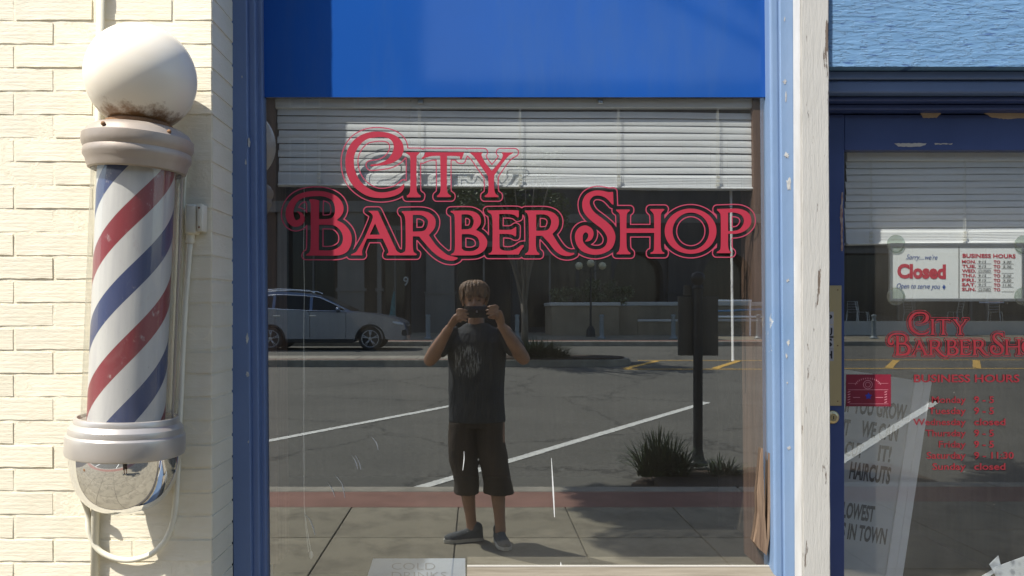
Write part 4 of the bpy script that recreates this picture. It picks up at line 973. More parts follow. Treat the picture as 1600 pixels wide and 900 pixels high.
# leaning price board inside the door
YL = YG+.30
lb = empty('leaning_price_board', (X(1370, YL), YL, .3), 'white haircut price board leaning inside the door behind the glass', 'sign board')
def Lb(u, v):      # board coordinates in photo pixels, rotated clockwise
    a_ = R(8.5); ox, oy = 1456, 596; return (ox+u*math.cos(a_)-v*math.sin(a_), oy+u*math.sin(a_)*1.0+v*math.cos(a_))
def quad_prism(bm, u0, u1, v0, v1, y, t_):
    pts_ = [Lb(u0,v0), Lb(u1,v0), Lb(u1,v1), Lb(u0,v1)]; prism(bm, [(W(p[0],p[1],y).x, W(p[0],p[1],y).z) for p in pts_], y, y+t_, 'xz')
bm = bmesh.new(); quad_prism(bm, -170, -26, 2, 520, YL, .012); fin(bm, 'board_face', simple('off_white_board', (.60,.63,.66), (.52,.55,.58), 6, .6), lb)
bm = bmesh.new(); quad_prism(bm, -26, -12, 0, 520, YL-.006, .02); quad_prism(bm, -11.5, 0, 0, 520, YL-.004, .018); fin(bm, 'board_edging', simple('white_edging', (.85,.86,.88), None, 1, .5), lb)
bm = bmesh.new()
def bt_(body, u0, u1, v0, v1): put_text(bm, body, u0, u1, v0, v1, YL-.001, bold=.035, mat4=lambda px, py: (*Lb(px, py), YL-.001))
for body, u0, u1, v0, v1 in (('IF YOU GROW', -128, -32, 42, 66), ('IT', -126, -116, 78, 102), ('WE CAN', -98, -40, 76, 100), ('CUT', -118, -90, 112, 134), ('IT!', -66, -46, 110, 134), ('HAIRCUTS', -106, -42, 142, 168), ('LOWEST', -108, -58, 206, 230), ('PRICES IN TOWN', -140, -34, 238, 262)): bm = bmesh.new(); bt_(body, u0, u1, v0, v1); fin(bm, 'board_lettering', M['black'], lb)
pb = empty('papers_on_floor', (X(1570, .35), .35, .7), 'white papers piled low behind the door glass', 'papers')
YQ = .35
for k, pts_ in enumerate(([(1546,882),(1560,868),(1564,884),(1556,900)], [(1553,886),(1602,868),(1640,880),(1640,960),(1560,950)], [(1532,899),(1548,890),(1552,894),(1534,906)])):
    bm = bmesh.new(); prism(bm, [(W(a_, b2, YQ).x, W(a_, b2, YQ).z) for a_, b2 in pts_], YQ-.004*k, YQ-.004*k+.002, 'xz'); fin(bm, 'sheet', M['paper'], pb)
slab('side_shelf', X(1520, YQ), X(1700, YQ), .33, .60, .40, zt(955, YQ), M['wood_in'])
tag(bpy.data.objects['side_shelf'], 'brown wooden shelf carrying the papers inside the door', 'shelf')

# handwritten drinks sign at the bottom of the window
YC = .035
ds = empty('drinks_sign', (X(655, YC), YC, zs_), 'pale paper sign with faint handwriting standing behind the window sill', 'paper sign')
bm = bmesh.new(); q_ = [(583,873),(727,872.5),(727.5,925),(566,925)]; prism(bm, [(W(a_, b2, YC).x, W(a_, b2, YC).z) for a_, b2 in q_], YC, YC+.0012, 'xz'); fin(bm, 'sheet', simple('pale_blue_paper', (.56,.63,.76), (.52,.59,.72), 6, .7), ds)
bm = bmesh.new(); put_text(bm, 'COLD', 612, 680, 879, 890, YC-.001, bold=-.012); put_text(bm, 'DRINKS', 612, 698, 893, 904, YC-.001, bold=-.012); fin(bm, 'handwriting', M['pencil'], ds)
# scratches on the glass
bm = bmesh.new()
def scr(pts_, w_=1.0):
    P3 = [Vector((*p, 0)) for p in pts_]; c3 = cr(P3, 6)
    for i in range(len(c3)-1):
        ww = w_*(1-.7*abs(2*i/len(c3)-1)); line(bm, c3[i][:2], c3[i+1][:2], ww, -.0012)
for p_ in ([(581,683),(588,692),(591,703)], [(550,712),(556,722),(559,733)], [(555,711),(561,722),(564,734)], [(524,743),(534,756),(539,778)], [(512,754),(519,764),(523,776)], [(476,804),(484,812),(489,824),(492,836)], [(725,705),(725,718),(723,735)]): scr(p_, 1.4)
scr([(861.5,716),(864,760),(866.5,808)], 2.4); scr([(876,878),(876.5,884)], 2)
fin(bm, 'paint_scratch', simple('pale_scratch', (.62,.63,.62), None, 1, .6), front)

# ------------------------------------------------------------------ interior shell
slab('shop_floor', -3, 3.2, .17, 5, -.1, .0, M['int_floor'], kind='structure')
for nm, a_ in (('shop_back_wall', (-3, 3.2, 5, 5.1, 0, 3.4)), ('shop_left_wall', (-3.1, -3, .0, 5.1, 0, 3.4)), ('shop_right_wall', (3.2, 3.3, .0, 5.1, 0, 3.4)), ('shop_ceiling', (-3.1, 3.3, .06, 5.1, 3.401, 3.5)), ('shop_front_left', (-3.1, X(432,.1)-.02, .06, .16, 0, 3.4))):
    slab(nm, *a_, M['int_wall'], kind='structure')
slab('facade_above', -6, 6, -.115, .0, 3.402, 4.6, M['blue'], kind='structure')
slab('shop_roof', -6, 6, .001, 8, 3.5, 3.7, M['bld_grey'], kind='structure')
# partition between window bay and door
slab('bay_partition', X(1246,0)+.01, X(1262, YD)-.003, .102, .9, 0, 3.4, M['int_wall'], kind='structure')
slab('window_bay_floor', -.9, 1.1, .105, .7, .25, zs_-.055, M['int_floor'], kind='structure')

# ------------------------------------------------------------------ foliage helper
def leaves(bm, centers, n, size, rnd, flat=.0):
    for _ in range(n):
        c, r = rnd.choice(centers)
        d_ = Vector((rnd.gauss(0,1), rnd.gauss(0,1), rnd.gauss(0,1))).normalized()*(rnd.random()**.45)
        p = Vector(c)+Vector((d_.x*r[0], d_.y*r[1], d_.z*r[2]))
        u = Vector((rnd.gauss(0,1), rnd.gauss(0,1), rnd.gauss(0,.6))).normalized(); v = u.cross(Vector((rnd.gauss(0,1), rnd.gauss(0,1), rnd.gauss(0,1)))).normalized()
        s = size*rnd.uniform(.6,1.3)
        bm.faces.new([bm.verts.new(p+u*s), bm.verts.new(p+v*s*.45), bm.verts.new(p-u*s), bm.verts.new(p-v*s*.45)])
rnd = random.Random(3)
# street tree whose shade falls on the pavement (trunk hidden behind the post in this view)
tx_, tZ = 3.38, 8.0
tr = empty('street_tree', (tx_, RY(tZ), 0), 'broad leafy street tree standing in the kerb bed and shading the pavement', 'tree')
bm = bmesh.new(); tp = Vector((tx_, RY(tZ), 0))
tube(bm, [tp, tp+Vector((.02,0,1.2)), tp+Vector((-.02,-.05,2.6)), tp+Vector((.0,-.2,4.2)), tp+Vector((.0,-.5,5.6))], [.15,.12,.11,.10,.08], 14)
limbs = []
for (ex, eZ, eh) in ((-2.6,9.8,7.2),(-.9,10.2,7.9),(.8,9.5,6.9),(2.2,10.4,8.0),(4.2,10,7.2),(5.8,9.8,7.4),(3.4,11.6,7.6),(4.8,8.8,7.8)):
    s_ = tp+Vector((0,-.35,rnd.uniform(4.0,5.2))); e_ = Vector((ex, RY(eZ), eh)); mid = s_.lerp(e_, .5)+Vector((0,0,.35)); tube(bm, cr([s_, mid, e_], 4), [.07,.065,.06,.055,.05,.04,.03,.025,.015], 8)
fin(bm, 'trunk', M['bark'], tr, smooth=True)
cen = []
for k in range(105):
    cx_ = rnd.uniform(-3.2, 6.8); cz_ = rnd.uniform(8.2, 11.3)
    if cx_ < -.4: continue
    cen.append(((cx_, RY(cz_), rnd.uniform(6.3, 8.6)), (rnd.uniform(.5,1.0), rnd.uniform(.5,.9), rnd.uniform(.4,.7))))
for i_ in range(6):
    for j_ in range(5):
        gx2, gz2 = -2.72+i_*.5+rnd.uniform(-.12,.12), 8.65+j_*.52+rnd.uniform(-.12,.12)
        for _ in range(2): cen.append(((gx2, RY(gz2), rnd.uniform(7.0, 7.8)), (.50, .46, .35)))
bm = bmesh.new(); leaves(bm, cen, 56000, .10, rnd); fin(bm, 'crown', M['leaf'], tr)
# small tree on the median
mx, mZ = RX(820, 18.3), 18.3
tr = empty('median_tree', (mx, RY(mZ), .55), 'small multi-stemmed tree on the median behind the photographer', 'tree')
bm = bmesh.new(); b0 = Vector((mx, RY(mZ), .5))
tube(bm, [b0, b0+Vector((.0,0,.9)), b0+Vector((-.02,0,1.3))], [.10,.075,.08], 10)
for k in range(13):
    a_ = rnd.uniform(0, 6.28); rr = rnd.uniform(.5, 1.25); h_ = rnd.uniform(3.2, 4.1)
    s_ = b0+Vector((0,0,rnd.uniform(.9,1.3))); e_ = b0+Vector((math.cos(a_)*rr, math.sin(a_)*rr*.8, h_)); mid = s_.lerp(e_, .45)+Vector((-math.cos(a_)*.10,0,.1)); tube(bm, cr([s_, mid, e_], 4), [.045,.042,.038,.034,.03,.026,.02,.016,.01], 6)
fin(bm, 'trunk', M['bark'], tr, smooth=True)
cen = [((mx+rnd.uniform(-1.6,1.1), RY(mZ+1.2)+rnd.uniform(-.9,.9), rnd.uniform(3.85,5.6)), (rnd.uniform(.3,.6), rnd.uniform(.3,.6), rnd.uniform(.2,.45))) for _ in range(34)]
bm = bmesh.new(); leaves(bm, cen, 9000, .06, rnd); fin(bm, 'crown', M['leaf'], tr)
# spiky grasses
def spiky(name, cx_, cy_, cz_, n, L0, spread, label, cat='grass clump', w0=.012, group=None):
    bm = bmesh.new()
    for _ in range(n):
        a_ = rnd.uniform(0, 6.28); q_ = rnd.choice(((-.34,.8),(-.12,1.05),(.10,.9),(.32,.62),(.0,.75))); r0 = rnd.uniform(0, .16)*spread; b0 = Vector((cx_+q_[0]*spread+math.cos(a_)*r0, cy_+math.sin(a_)*r0, cz_)); out = rnd.uniform(.05, .62)*spread; h_ = L0*q_[1]*rnd.uniform(.35, 1.12); out *= 1.9 if rnd.random() < .22 else 1
        d_ = Vector((math.cos(a_), math.sin(a_), 0)); side_ = Vector((-d_.y, d_.x, 0))*w0*rnd.uniform(.6,1.2)
        pr = None
        for k in range(6):
            t_ = k/5; p = b0+d_*(out*t_**1.6)+Vector((0,0,h_*(t_-.28*t_*t_*out/spread*1.4))); wd = (1-t_)**.6
            vs = [bm.verts.new(p-side_*wd), bm.verts.new(p+side_*wd)]
            if pr: bm.faces.new((pr[0], pr[1], vs[1], vs[0]))
            pr = vs
    return tag(fin(bm, name, M['blade']), label, cat, group)
spiky('ornamental_grass', RX(1032, 7.9), RY(7.75), -.02, 620, .50, .52, 'large dark spiky grass clump in the kerb bed beside the black post')
spiky('ornamental_grass', RX(1122, 8.0), RY(7.8), -.02, 130, .22, .36, 'low thin grass clump between the black post and the street tree')
spiky('ornamental_grass', RX(848, 18), RY(18.0), .55, 900, .50, 1.15, 'rounded dark grass clump under the median tree', w0=.016)
spiky('ornamental_grass', RX(868, 18), RY(18.05), .55, 220, .30, .7, 'smaller grass clump by the rounded end of the median bed', w0=.016)

# ------------------------------------------------------------------ sign post beside the kerb
sx, sZ = RX(1090.5, 8.1), 8.1
sp0 = empty('black_sign_post', (sx, RY(sZ), .03), 'black metal post with ball finial and a large dark rectangular sign back', 'sign post')
bm = bmesh.new(); tube(bm, [(sx, RY(sZ), .0), (sx, RY(sZ), RZ(452, sZ))], .048, 16); lathe(bm, [(.10,0),(.10,.03),(.07,.05),(.055,.12),(.05,.16)], 20, c=(sx, RY(sZ), .02))
fin(bm, 'post', M['iron'], sp0, smooth=True, autos=40)
bm = bmesh.new(); ztp = RZ(452, sZ); lathe(bm, [(.05,0),(.06,.005),(.06,.02),(.04,.03),(.038,.05),(.062,.075),(.075,.11),(.07,.145),(.045,.17),(.02,.18),(0,.185)], 24, c=(sx, RY(sZ), ztp)); fin(bm, 'finial', M['iron'], sp0, smooth=True, autos=60)
bm = bmesh.new(); box(bm, RX(1061.5, sZ), RX(1125, sZ), RY(sZ)-.075, RY(sZ)-.05, RZ(556, sZ), RZ(463, sZ), bev=.006); box(bm, RX(1070, sZ), RX(1084, sZ), RY(sZ)-.075, RY(sZ)-.05, RZ(462.5, sZ), RZ(445, sZ), bev=.01)
fin(bm, 'sign_plate', M['signback'], sp0)

# ------------------------------------------------------------------ far side street furniture
b0 = None
def copy_tree(o, parent=None):
    c = o.copy(); C.objects.link(c)
    if parent: c.parent = parent
    for ch in list(o.children): copy_tree(ch, c)
    return c
bz0 = .652
e_ = empty('bollard', (0,0,bz0)); bm = bmesh.new(); lathe(bm, [(.15,0),(.15,.035),(.11,.06),(.085,.10),(.078,.14),(.074,.60),(.085,.61),(.085,.645),(.074,.655)], 24, c=(0,0,bz0)); fin(bm, 'shaft', M['bollard'], e_, smooth=True, autos=40)
bm = bmesh.new(); lathe(bm, [(.066,.655),(.066,.78),(.09,.79),(.092,.815),(.08,.84),(.04,.858),(0,.862)], 24, c=(0,0,bz0)); fin(bm, 'cap', M['bollard'], e_, smooth=True, autos=40)
blab = {0:'grey iron bollard between the silver car and the person on the far pavement', 1:'grey iron bollard behind the median tree', 2:'grey iron bollard in front of the planter wall shrubs', 3:'grey iron bollard beside the dark sign back', 4:'grey iron bollard near the first terrace chairs across the street', 5:'grey iron bollard hidden behind the parked silver car', 6:'grey iron bollard farther along past the low wall'}
for k, px in enumerate((669, 808, 940, 1052, 1370, 530, 1185)):
    o = e_ if k == 0 else copy_tree(e_)
    o.location = (RX(px, 27.6), RY(27.6), bz0); tag(o, blab[k], 'bollard', 'bollards along the far pavement')
# globe lamp
lx = RX(923, 30); lm = empty('street_lamp', (lx, RY(30), .65), 'dark street lamp with three cream globes beyond the planter', 'street lamp')
zl = RZ(418, 30)
bm = bmesh.new(); tube(bm, [(lx, RY(30), .65), (lx, RY(30), zl)], [.045, .03], 12); tube(bm, [(lx-.45, RY(30), zl-.05), (lx, RY(30), zl-.18), (lx+.45, RY(30), zl-.05)], .018, 8); lathe(bm, [(.18,0),(.16,.25),(.09,.4)], 16, c=(lx, RY(30), .65)); fin(bm, 'lamp_post', M['iron'], lm, smooth=True, autos=40)
for dx, zc in ((-.45, .06), (0, .16), (.45, .06)):
    bm = bmesh.new(); ell(bm, Vector((lx+dx, RY(30), zl+zc)), (.15,.15,.15), 20, 14); fin(bm, 'lamp_globe', M['lampglobe'], lm, smooth=True)
# planter and low wall
Zp = 31.5
pw_ = empty('planter_wall', (RX(920, Zp), RY(Zp), .65), 'tall brown concrete planter with pale coping on the far pavement', 'planter')
x0p, x1p, ztp = RX(860, Zp), RX(983, Zp), RZ(478, Zp)
bm = bmesh.new(); box(bm, x0p+.05, x1p-.4, RY(Zp+3), RY(Zp), .65, ztp); box(bm, x1p-.42, x1p+.45, RY(Zp+3), RY(Zp)-.5, .65, ztp-.003); fin(bm, 'wall', M['planter'], pw_)
bm = bmesh.new(); box(bm, x0p, x1p-.35, RY(Zp+3.05), RY(Zp)+.05, ztp, ztp+.14, bev=.02); fin(bm, 'coping', M['coping'], pw_)
lw_ = empty('low_wall', (RX(1100, Zp+.5), RY(Zp+.5), .65), 'long low brown wall with pale ledge running from the planter to the terrace', 'wall')
ztl = RZ(503, Zp)
bm = bmesh.new(); box(bm, x1p+.46, 13.2, RY(Zp+1.4), RY(Zp+.5), .65, ztl); fin(bm, 'wall', M['planter'], lw_)
bm = bmesh.new(); box(bm, x1p+.44, 13.25, RY(Zp+1.45), RY(Zp+.45), ztl, ztl+.09, bev=.02); fin(bm, 'coping', M['coping'], lw_)
bm = bmesh.new(); box(bm, x1p+.5, 13.2, RY(Zp+3.6), RY(Zp+3.4), .65, RZ(478, Zp+3.5)); fin(bm, 'wall', M['planter'], lw_)
bm = bmesh.new(); box(bm, x1p-.3, 13.25, RY(Zp+3.65), RY(Zp+3.35), RZ(478, Zp+3.5)+.002, RZ(472.5, Zp+3.5)+.02, bev=.02); fin(bm, 'coping', M['coping'], lw_)
rl = empty('handrail', (RX(1150, Zp), RY(Zp), .65), 'white and blue tubular handrails beside the dark sign back', 'handrail')
bm = bmesh.new(); Zr = Zp-.6
for py, m_ in ((470,0),(495,0)):
    tube(bm, [(RX(1100, Zr), RY(Zr), RZ(py, Zr)), (RX(1190 if py > 480 else 1174, Zr), RY(Zr), RZ(py, Zr))], .045, 10)
for px in (1102, 1172): tube(bm, [(RX(px, Zr), RY(Zr), .65), (RX(px, Zr), RY(Zr), RZ(470, Zr))], .035, 8)
fin(bm, 'white_rail', M['rail_white'], rl, smooth=True, autos=50)
bm = bmesh.new(); tube(bm, [(RX(1100, Zr+.3), RY(Zr+.3), RZ(487, Zr)), (RX(1196, Zr+.3), RY(Zr+.3), RZ(483, Zr))], .04, 10); fin(bm, 'blue_rail', M['rail_blue'], rl, smooth=True, autos=50)
# shrubs in the planter
for k, (px, r_, h_, lab) in enumerate(((885, .7, .65, 'brownish low shrub at the car end of the planter'), (912, .6, .75, 'speckled shrub in the middle of the planter'), (944, .85, 1.05, 'tallest leafy shrub of the planter'), (968, .6, .7, 'spreading shrub overhanging the planter corner'))):
    xx = RX(px, Zp+1); sh_ = empty('planter_shrub', (xx, RY(Zp+1), ztp), lab, 'shrub', 'shrubs growing in the planter')
    bm = bmesh.new()
    for _ in range(12): a_ = rnd.uniform(0, 6.28); tube(bm, [(xx, RY(Zp+1), ztp-.05), (xx+math.cos(a_)*r_*.4, RY(Zp+1)+math.sin(a_)*r_*.4, ztp+h_*.6), (xx+math.cos(a_)*r_*.8, RY(Zp+1)+math.sin(a_)*r_*.7, ztp+h_)], [.02,.015,.006], 5)
    fin(bm, 'stem', M['bark'], sh_)
    cen = [((xx+rnd.uniform(-r_,r_)*.8, RY(Zp+1)+rnd.uniform(-r_,r_)*.7, ztp+rnd.uniform(.15,1)*h_), (.25,.25,.2)) for _ in range(12)]
    bm = bmesh.new(); leaves(bm, cen, 900, .055, rnd); fin(bm, 'foliage', M['leaf2'], sh_)
# closed parasol by the car
ux, uZ = RX(611, 30), 30
um = empty('closed_parasol', (ux, RY(uZ), .65), 'closed teal parasol standing behind the silver car bonnet', 'parasol')
bm = bmesh.new(); tube(bm, [(ux, RY(uZ), .65), (ux+.12, RY(uZ), RZ(450, uZ))], .025, 8); lathe(bm, [(.3,0),(.3,.08),(.05,.1)], 16, c=(ux, RY(uZ), .65)); fin(bm, 'pole', M['iron'], um)
bm = bmesh.new(); tube(bm, [(ux+.05, RY(uZ), RZ(494, uZ)), (ux+.07, RY(uZ), RZ(486, uZ)), (ux+.09, RY(uZ), RZ(470, uZ)), (ux+.12, RY(uZ), RZ(455, uZ))], [.13,.10,.07,.03], 9); fin(bm, 'folded_canopy', M['tealcloth'], um)
# patio chairs beyond the low wall, reflected in the door
def patio_chair(x_, y_, z_, rz, label):
    t_ = empty('patio_chair', (x_, y_, z_), label, 'chair', 'metal chairs on the terrace across the street'); t_.rotation_euler = (0,0,rz)
    def pc(bm, nm): 
        me = bpy.data.meshes.new(nm); bm.to_mesh(me); bm.free(); link(nm, me, M['metal'], t_)
    for sx_, sy_ in ((-1,-1),(1,-1),(-1,1),(1,1)):
        bm = bmesh.new(); tube(bm, [(sx_*.24, sy_*.22, 0), (sx_*.2, sy_*.19, .44)], .015, 6); pc(bm, 'leg')
    bm = bmesh.new()
    for k in range(6): box(bm, -.22, .22, -.2+k*.07, -.2+k*.07+.05, .44, .455)
    pc(bm, 'seat')
    bm = bmesh.new(); tube(bm, [(-.2,.19,.44), (-.2,.28,.9), (.2,.28,.9), (.2,.19,.44)], .015, 6)
    for k in range(3): tube(bm, [(-.2,.21+k*.022,.55+k*.12), (.2,.21+k*.022,.55+k*.12)], .01, 6)
    pc(bm, 'backrest')
for k, (px, Z_, rz, lab) in enumerate(((1335, 34, .4, 'metal patio chair nearest the low wall on the terrace'), (1352, 33.6, 2.2, 'metal patio chair turned sideways beside another chair'), (1428, 34, 1.1, 'metal patio chair standing alone between the pairs on the terrace'), (1497, 33.8, -.5, 'metal patio chair fourth from the low wall on the terrace'), (1560, 33.5, .8, 'metal patio chair farthest along the terrace'))):
    patio_chair(RX(px, Z_), RY(Z_), 1.15, rz, lab)
slab('terrace', 13.4, 40, RY(38), RY(32.2), .65, 1.15, M['planter'], kind='structure')
slab('terrace_edge', 13.35, 40, RY(32.19), RY(31.9), .65, 1.22, M['coping'], kind='structure')

# ------------------------------------------------------------------ buildings across the street
def facade_windows(par, xs, zs2, w_, h_, yf, frame_mat, depth=.18):
    for x_ in xs:
        for z_ in zs2:
            bm = bmesh.new()
            for (a0, a1, c0, c1) in ((x_-w_/2-.08, x_+w_/2+.08, z_-.12, z_), (x_-w_/2-.08, x_+w_/2+.08, z_+h_, z_+h_+.14), (x_-w_/2-.08, x_-w_/2, z_+.001, z_+h_-.001), (x_+w_/2, x_+w_/2+.08, z_+.001, z_+h_-.001), (x_-.03, x_+.03, z_+.002, z_+h_-.002), (x_-w_/2+.002, x_+w_/2-.002, z_+h_*.5-.03, z_+h_*.5+.03)):
                box(bm, a0, a1, yf-.02, yf+.06, c0, c1)
            f_ = fin(bm, 'window', frame_mat, par)
            bm = bmesh.new(); box(bm, x_-w_/2, x_+w_/2, yf-.01, yf+.012, z_, z_+h_); fin(bm, 'pane', M['winglass'], f_)
# left: tall grey pilastered building
Zf = 36.0; yf = RY(Zf)
B1 = empty('pilaster_building', (-9, yf, .65), 'tall brown building with grey stone pilasters across the street', 'building')
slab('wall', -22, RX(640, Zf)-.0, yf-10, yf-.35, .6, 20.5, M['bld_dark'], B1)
slab('cornice', -22.3, RX(640, Zf)+.2, yf-10, yf+.35, 20.5, 21.2, M['bld_grey'], B1)
slab('string_course', -22.1, RX(640, Zf)+.05, yf-.345, yf+.12, 6.2, 6.7, M['bld_grey'], B1)
for px0, px1 in ((430, 452), (524, 572), (586, 599)):
    xa, xb = RX(px0, Zf), RX(px1, Zf); bm = bmesh.new(); box(bm, xa+.1, xb-.1, yf-.34, yf, .9, 6.19); box(bm, xa, xb, yf-.34, yf+.1, .6, RZ(505, Zf)); box(bm, xa+.02, xb-.02, yf-.34, yf+.05, RZ(455, Zf), RZ(450, Zf)); fin(bm, 'pilaster', M['bld_grey'], B1)
for px0, px1 in ((455, 521), (601, 632)):
    xa, xb = RX(px0, Zf), RX(px1, Zf); bm = bmesh.new(); box(bm, xa, xb, yf-.33, yf-.30, 1.1, 5.4); fin(bm, 'shop_pane', M['winglass'], B1)
    bm = bmesh.new(); box(bm, xa, xb, yf-.345, yf-.2, 5.4, 5.6); box(bm, xa, xb, yf-.345, yf-.2, .7, 1.08); box(bm, (xa+xb)/2-.04, (xa+xb)/2+.04, yf-.298, yf-.22, 1.09, 5.39); fin(bm, 'shop_frame', M['bld_grey'], B1)
facade_windows(B1, [-20,-17,-14,-11,-8,-5], [7.6, 11.2, 14.8, 17.9], 1.3, 2.0, yf-.35, M['bld_grey'])
# middle: dark stone block with arches
B2 = empty('arched_stone_building', (4, yf, .65), 'low slate grey stone building with round arches across the street', 'building')
xa2, xb2 = RX(640, Zf)+.06, RX(1215, Zf)
def arch_wall(bm, x0, x1, z0_, z1_, arches, yA, yB_):
    # columns between arches plus spandrels
    xs = [x0]
    for (c, hw, sp__) in arches:
        box(bm, xs[-1], c-hw, yA, yB_, z0_, z1_); xs.append(c+hw)
        n = 12; prev = None
        for k in range(n):
            a0, a1 = math.pi*(1-k/n), math.pi*(1-(k+1)/n)
            p0, p1 = (c+hw*math.cos(a0), sp__+hw*math.sin(a0)), (c+hw*math.cos(a1), sp__+hw*math.sin(a1))
            prism(bm, [p0, p1, (p1[0], z1_), (p0[0], z1_)], yA, yB_, 'xz')
    box(bm, xs[-1], x1, yA, yB_, z0_, z1_)
arc = [(RX(998, Zf), 1.15, RZ(432, Zf)), (RX(1137, Zf), 1.12, RZ(432, Zf))]
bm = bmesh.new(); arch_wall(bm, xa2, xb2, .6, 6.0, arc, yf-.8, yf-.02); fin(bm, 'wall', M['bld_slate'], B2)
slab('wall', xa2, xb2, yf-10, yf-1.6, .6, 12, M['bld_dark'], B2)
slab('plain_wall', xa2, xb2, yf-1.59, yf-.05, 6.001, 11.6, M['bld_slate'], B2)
slab('cornice', xa2, xb2, yf-1.6, yf+.45, 11.601, 12.1, M['bld_grey'], B2)
slab('string_course', xa2, xb2, yf-.04, yf+.12, 5.7, 6.1, M['bld_grey'], B2)
for c, hw, s_ in arc:
    bm = bmesh.new(); box(bm, c-hw+.03, c+hw-.03, yf-.9, yf-.85, 1, s_+hw+.1); fin(bm, 'arched_pane', M['winglass'], B2)
for px0, px1, ztop_ in ((715, 797, 4.6), (818, 900, 4.2), (905, 955, 4.2)):
    xa, xb = RX(px0, Zf), RX(px1, Zf); bm = bmesh.new(); box(bm, xa, xb, yf-.06, yf-.016, .9, ztop_); fin(bm, 'shop_pane', M['winglass'], B2)
    bm = bmesh.new(); box(bm, xa-.12, xb+.12, yf-.019, yf+.05, ztop_+.001, ztop_+.25); box(bm, (xa+xb)/2-.04, (xa+xb)/2+.04, yf-.0155, yf+.02, .9, ztop_); fin(bm, 'shop_frame', M['bld_grey'], B2)
for px0, px1 in ((665, 711), (800, 812), (1042, 1094)):
    xa, xb = RX(px0, Zf), RX(px1, Zf); bm = bmesh.new(); box(bm, xa+.03, xb-.03, yf-.019, yf+.16, RZ(458, Zf)+.001, 5.69); box(bm, xa, xb, yf-.019, yf+.24, .6, RZ(459, Zf)); box(bm, xa-.06, xb+.06, yf-.019, yf+.28, RZ(459, Zf)+.001, RZ(456, Zf)); fin(bm, 'pier', M['bld_grey'] if px0 < 800 else M['bld_slate'], B2)
facade_windows(B2, [RX(p, Zf) for p in (690, 770, 850, 930, 1010, 1090, 1160)], [7.3], 1.2, 2.2, yf-.05, M['bld_slate'])
bm = bmesh.new(); me = text_mesh('9', .01)
cx_, cz_ = RX(629, Zf), RZ(446, Zf)
vs = [bm.verts.new((cx_+v.co.x*.55, yf-.18, cz_+v.co.y*.6)) for v in me.vertices]
for p in me.polygons: bm.faces.new([vs[i] for i in p.vertices])
for f in bm.faces: f.normal_flip()
fin(bm, 'house_number', M['coping'], B1)
# right: brown building
B3 = empty('brown_building', (20, yf, .65), 'brown brick building with dark shop windows behind the terrace', 'building')
xa3 = xb2+.06
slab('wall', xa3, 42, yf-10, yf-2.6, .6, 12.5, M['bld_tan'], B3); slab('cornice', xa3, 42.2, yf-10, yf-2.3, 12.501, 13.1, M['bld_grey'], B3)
for k in range(7):
    xs_ = xa3+.6+k*3.6; bm = bmesh.new(); box(bm, xs_, xs_+2.7, yf-2.62, yf-2.55, 1.5, 4.4); w_ = fin(bm, 'shop_pane', M['winglass'], B3)
    bm = bmesh.new(); box(bm, xs_-.1, xs_-.001, yf-2.6, yf-2.45, 1.2, 4.5); box(bm, xs_+2.701, xs_+2.8, yf-2.6, yf-2.45, 1.2, 4.5); box(bm, xs_-.1, xs_+2.8, yf-2.6, yf-2.45, 4.501, 4.75); fin(bm, 'shop_frame', M['bld_grey'], B3)
facade_windows(B3, [xa3+2+3.6*k for k in range(7)], [9.4], 1.3, 2.0, yf-2.6, M['bld_tan'])

B4 = empty('brick_terrace_building', (-45, yf, .65), 'plain dark brick building beyond the tall pilaster building', 'building')
slab('wall', -75, -22.6, yf-10, yf-.5, .6, 13, M['bld_tan'], B4); slab('cornice', -75.2, -22.4, yf-10, yf-.1, 13.001, 13.6, M['bld_grey'], B4)
facade_windows(B4, [-24.8-3.4*k for k in range(14)], [2.0, 6.0, 9.6], 1.4, 2.2, yf-.5, M['bld_grey'])
B5 = empty('corner_building', (60, yf, .65), 'grey building beyond the brown brick building', 'building')
slab('wall', 42.6, 80, yf-10, yf-1.5, .6, 10, M['bld_grey'], B5); slab('cornice', 42.4, 80.2, yf-10, yf-1.1, 10.001, 10.6, M['bld_tan'], B5)
facade_windows(B5, [45+3.6*k for k in range(10)], [2.0, 6.2], 1.5, 2.2, yf-1.5, M['bld_dark'])

# ------------------------------------------------------------------ silver SUV
Zc = 22.3; g0 = .5
carx, cary = RX(636, Zc), RY(Zc)-.93      # front end, centre line
car = empty('silver_suv', (carx-2.2, cary, g0), 'silver four-door SUV on the far carriageway, cut off by the window frame', 'car')
HW = .92
def cx2(s_): return carx-s_*1.08      # distance back from the front bumper
def arch_pts(c, r, zc, n=12): return [(cx2(c)+r*math.cos(math.pi*k/n), zc+r*math.sin(math.pi*k/n)) for k in range(n+1)]
low = [(cx2(.06), g0+.28), (cx2(-.0), g0+.45), (cx2(.0), g0+.62), (cx2(.06), g0+.78), (cx2(.22), g0+.90), (cx2(.55), g0+.99), (cx2(1.0), g0+1.06), (cx2(1.35), g0+1.10), (cx2(1.7), g0+1.10), (cx2(2.6), g0+1.13), (cx2(3.6), g0+1.19), (cx2(4.3), g0+1.22), (cx2(4.48), g0+1.05), (cx2(4.52), g0+.7), (cx2(4.5), g0+.42), (cx2(4.38), g0+.30)]
low = low+[(x_, z_) for x_, z_ in reversed(arch_pts(3.62, .385, g0+.33)) if z_ >= g0+.3]+[(cx2(3.2), g0+.24), (cx2(1.4), g0+.24)]+[(x_, z_) for x_, z_ in reversed(arch_pts(.98, .385, g0+.33)) if z_ >= g0+.3]
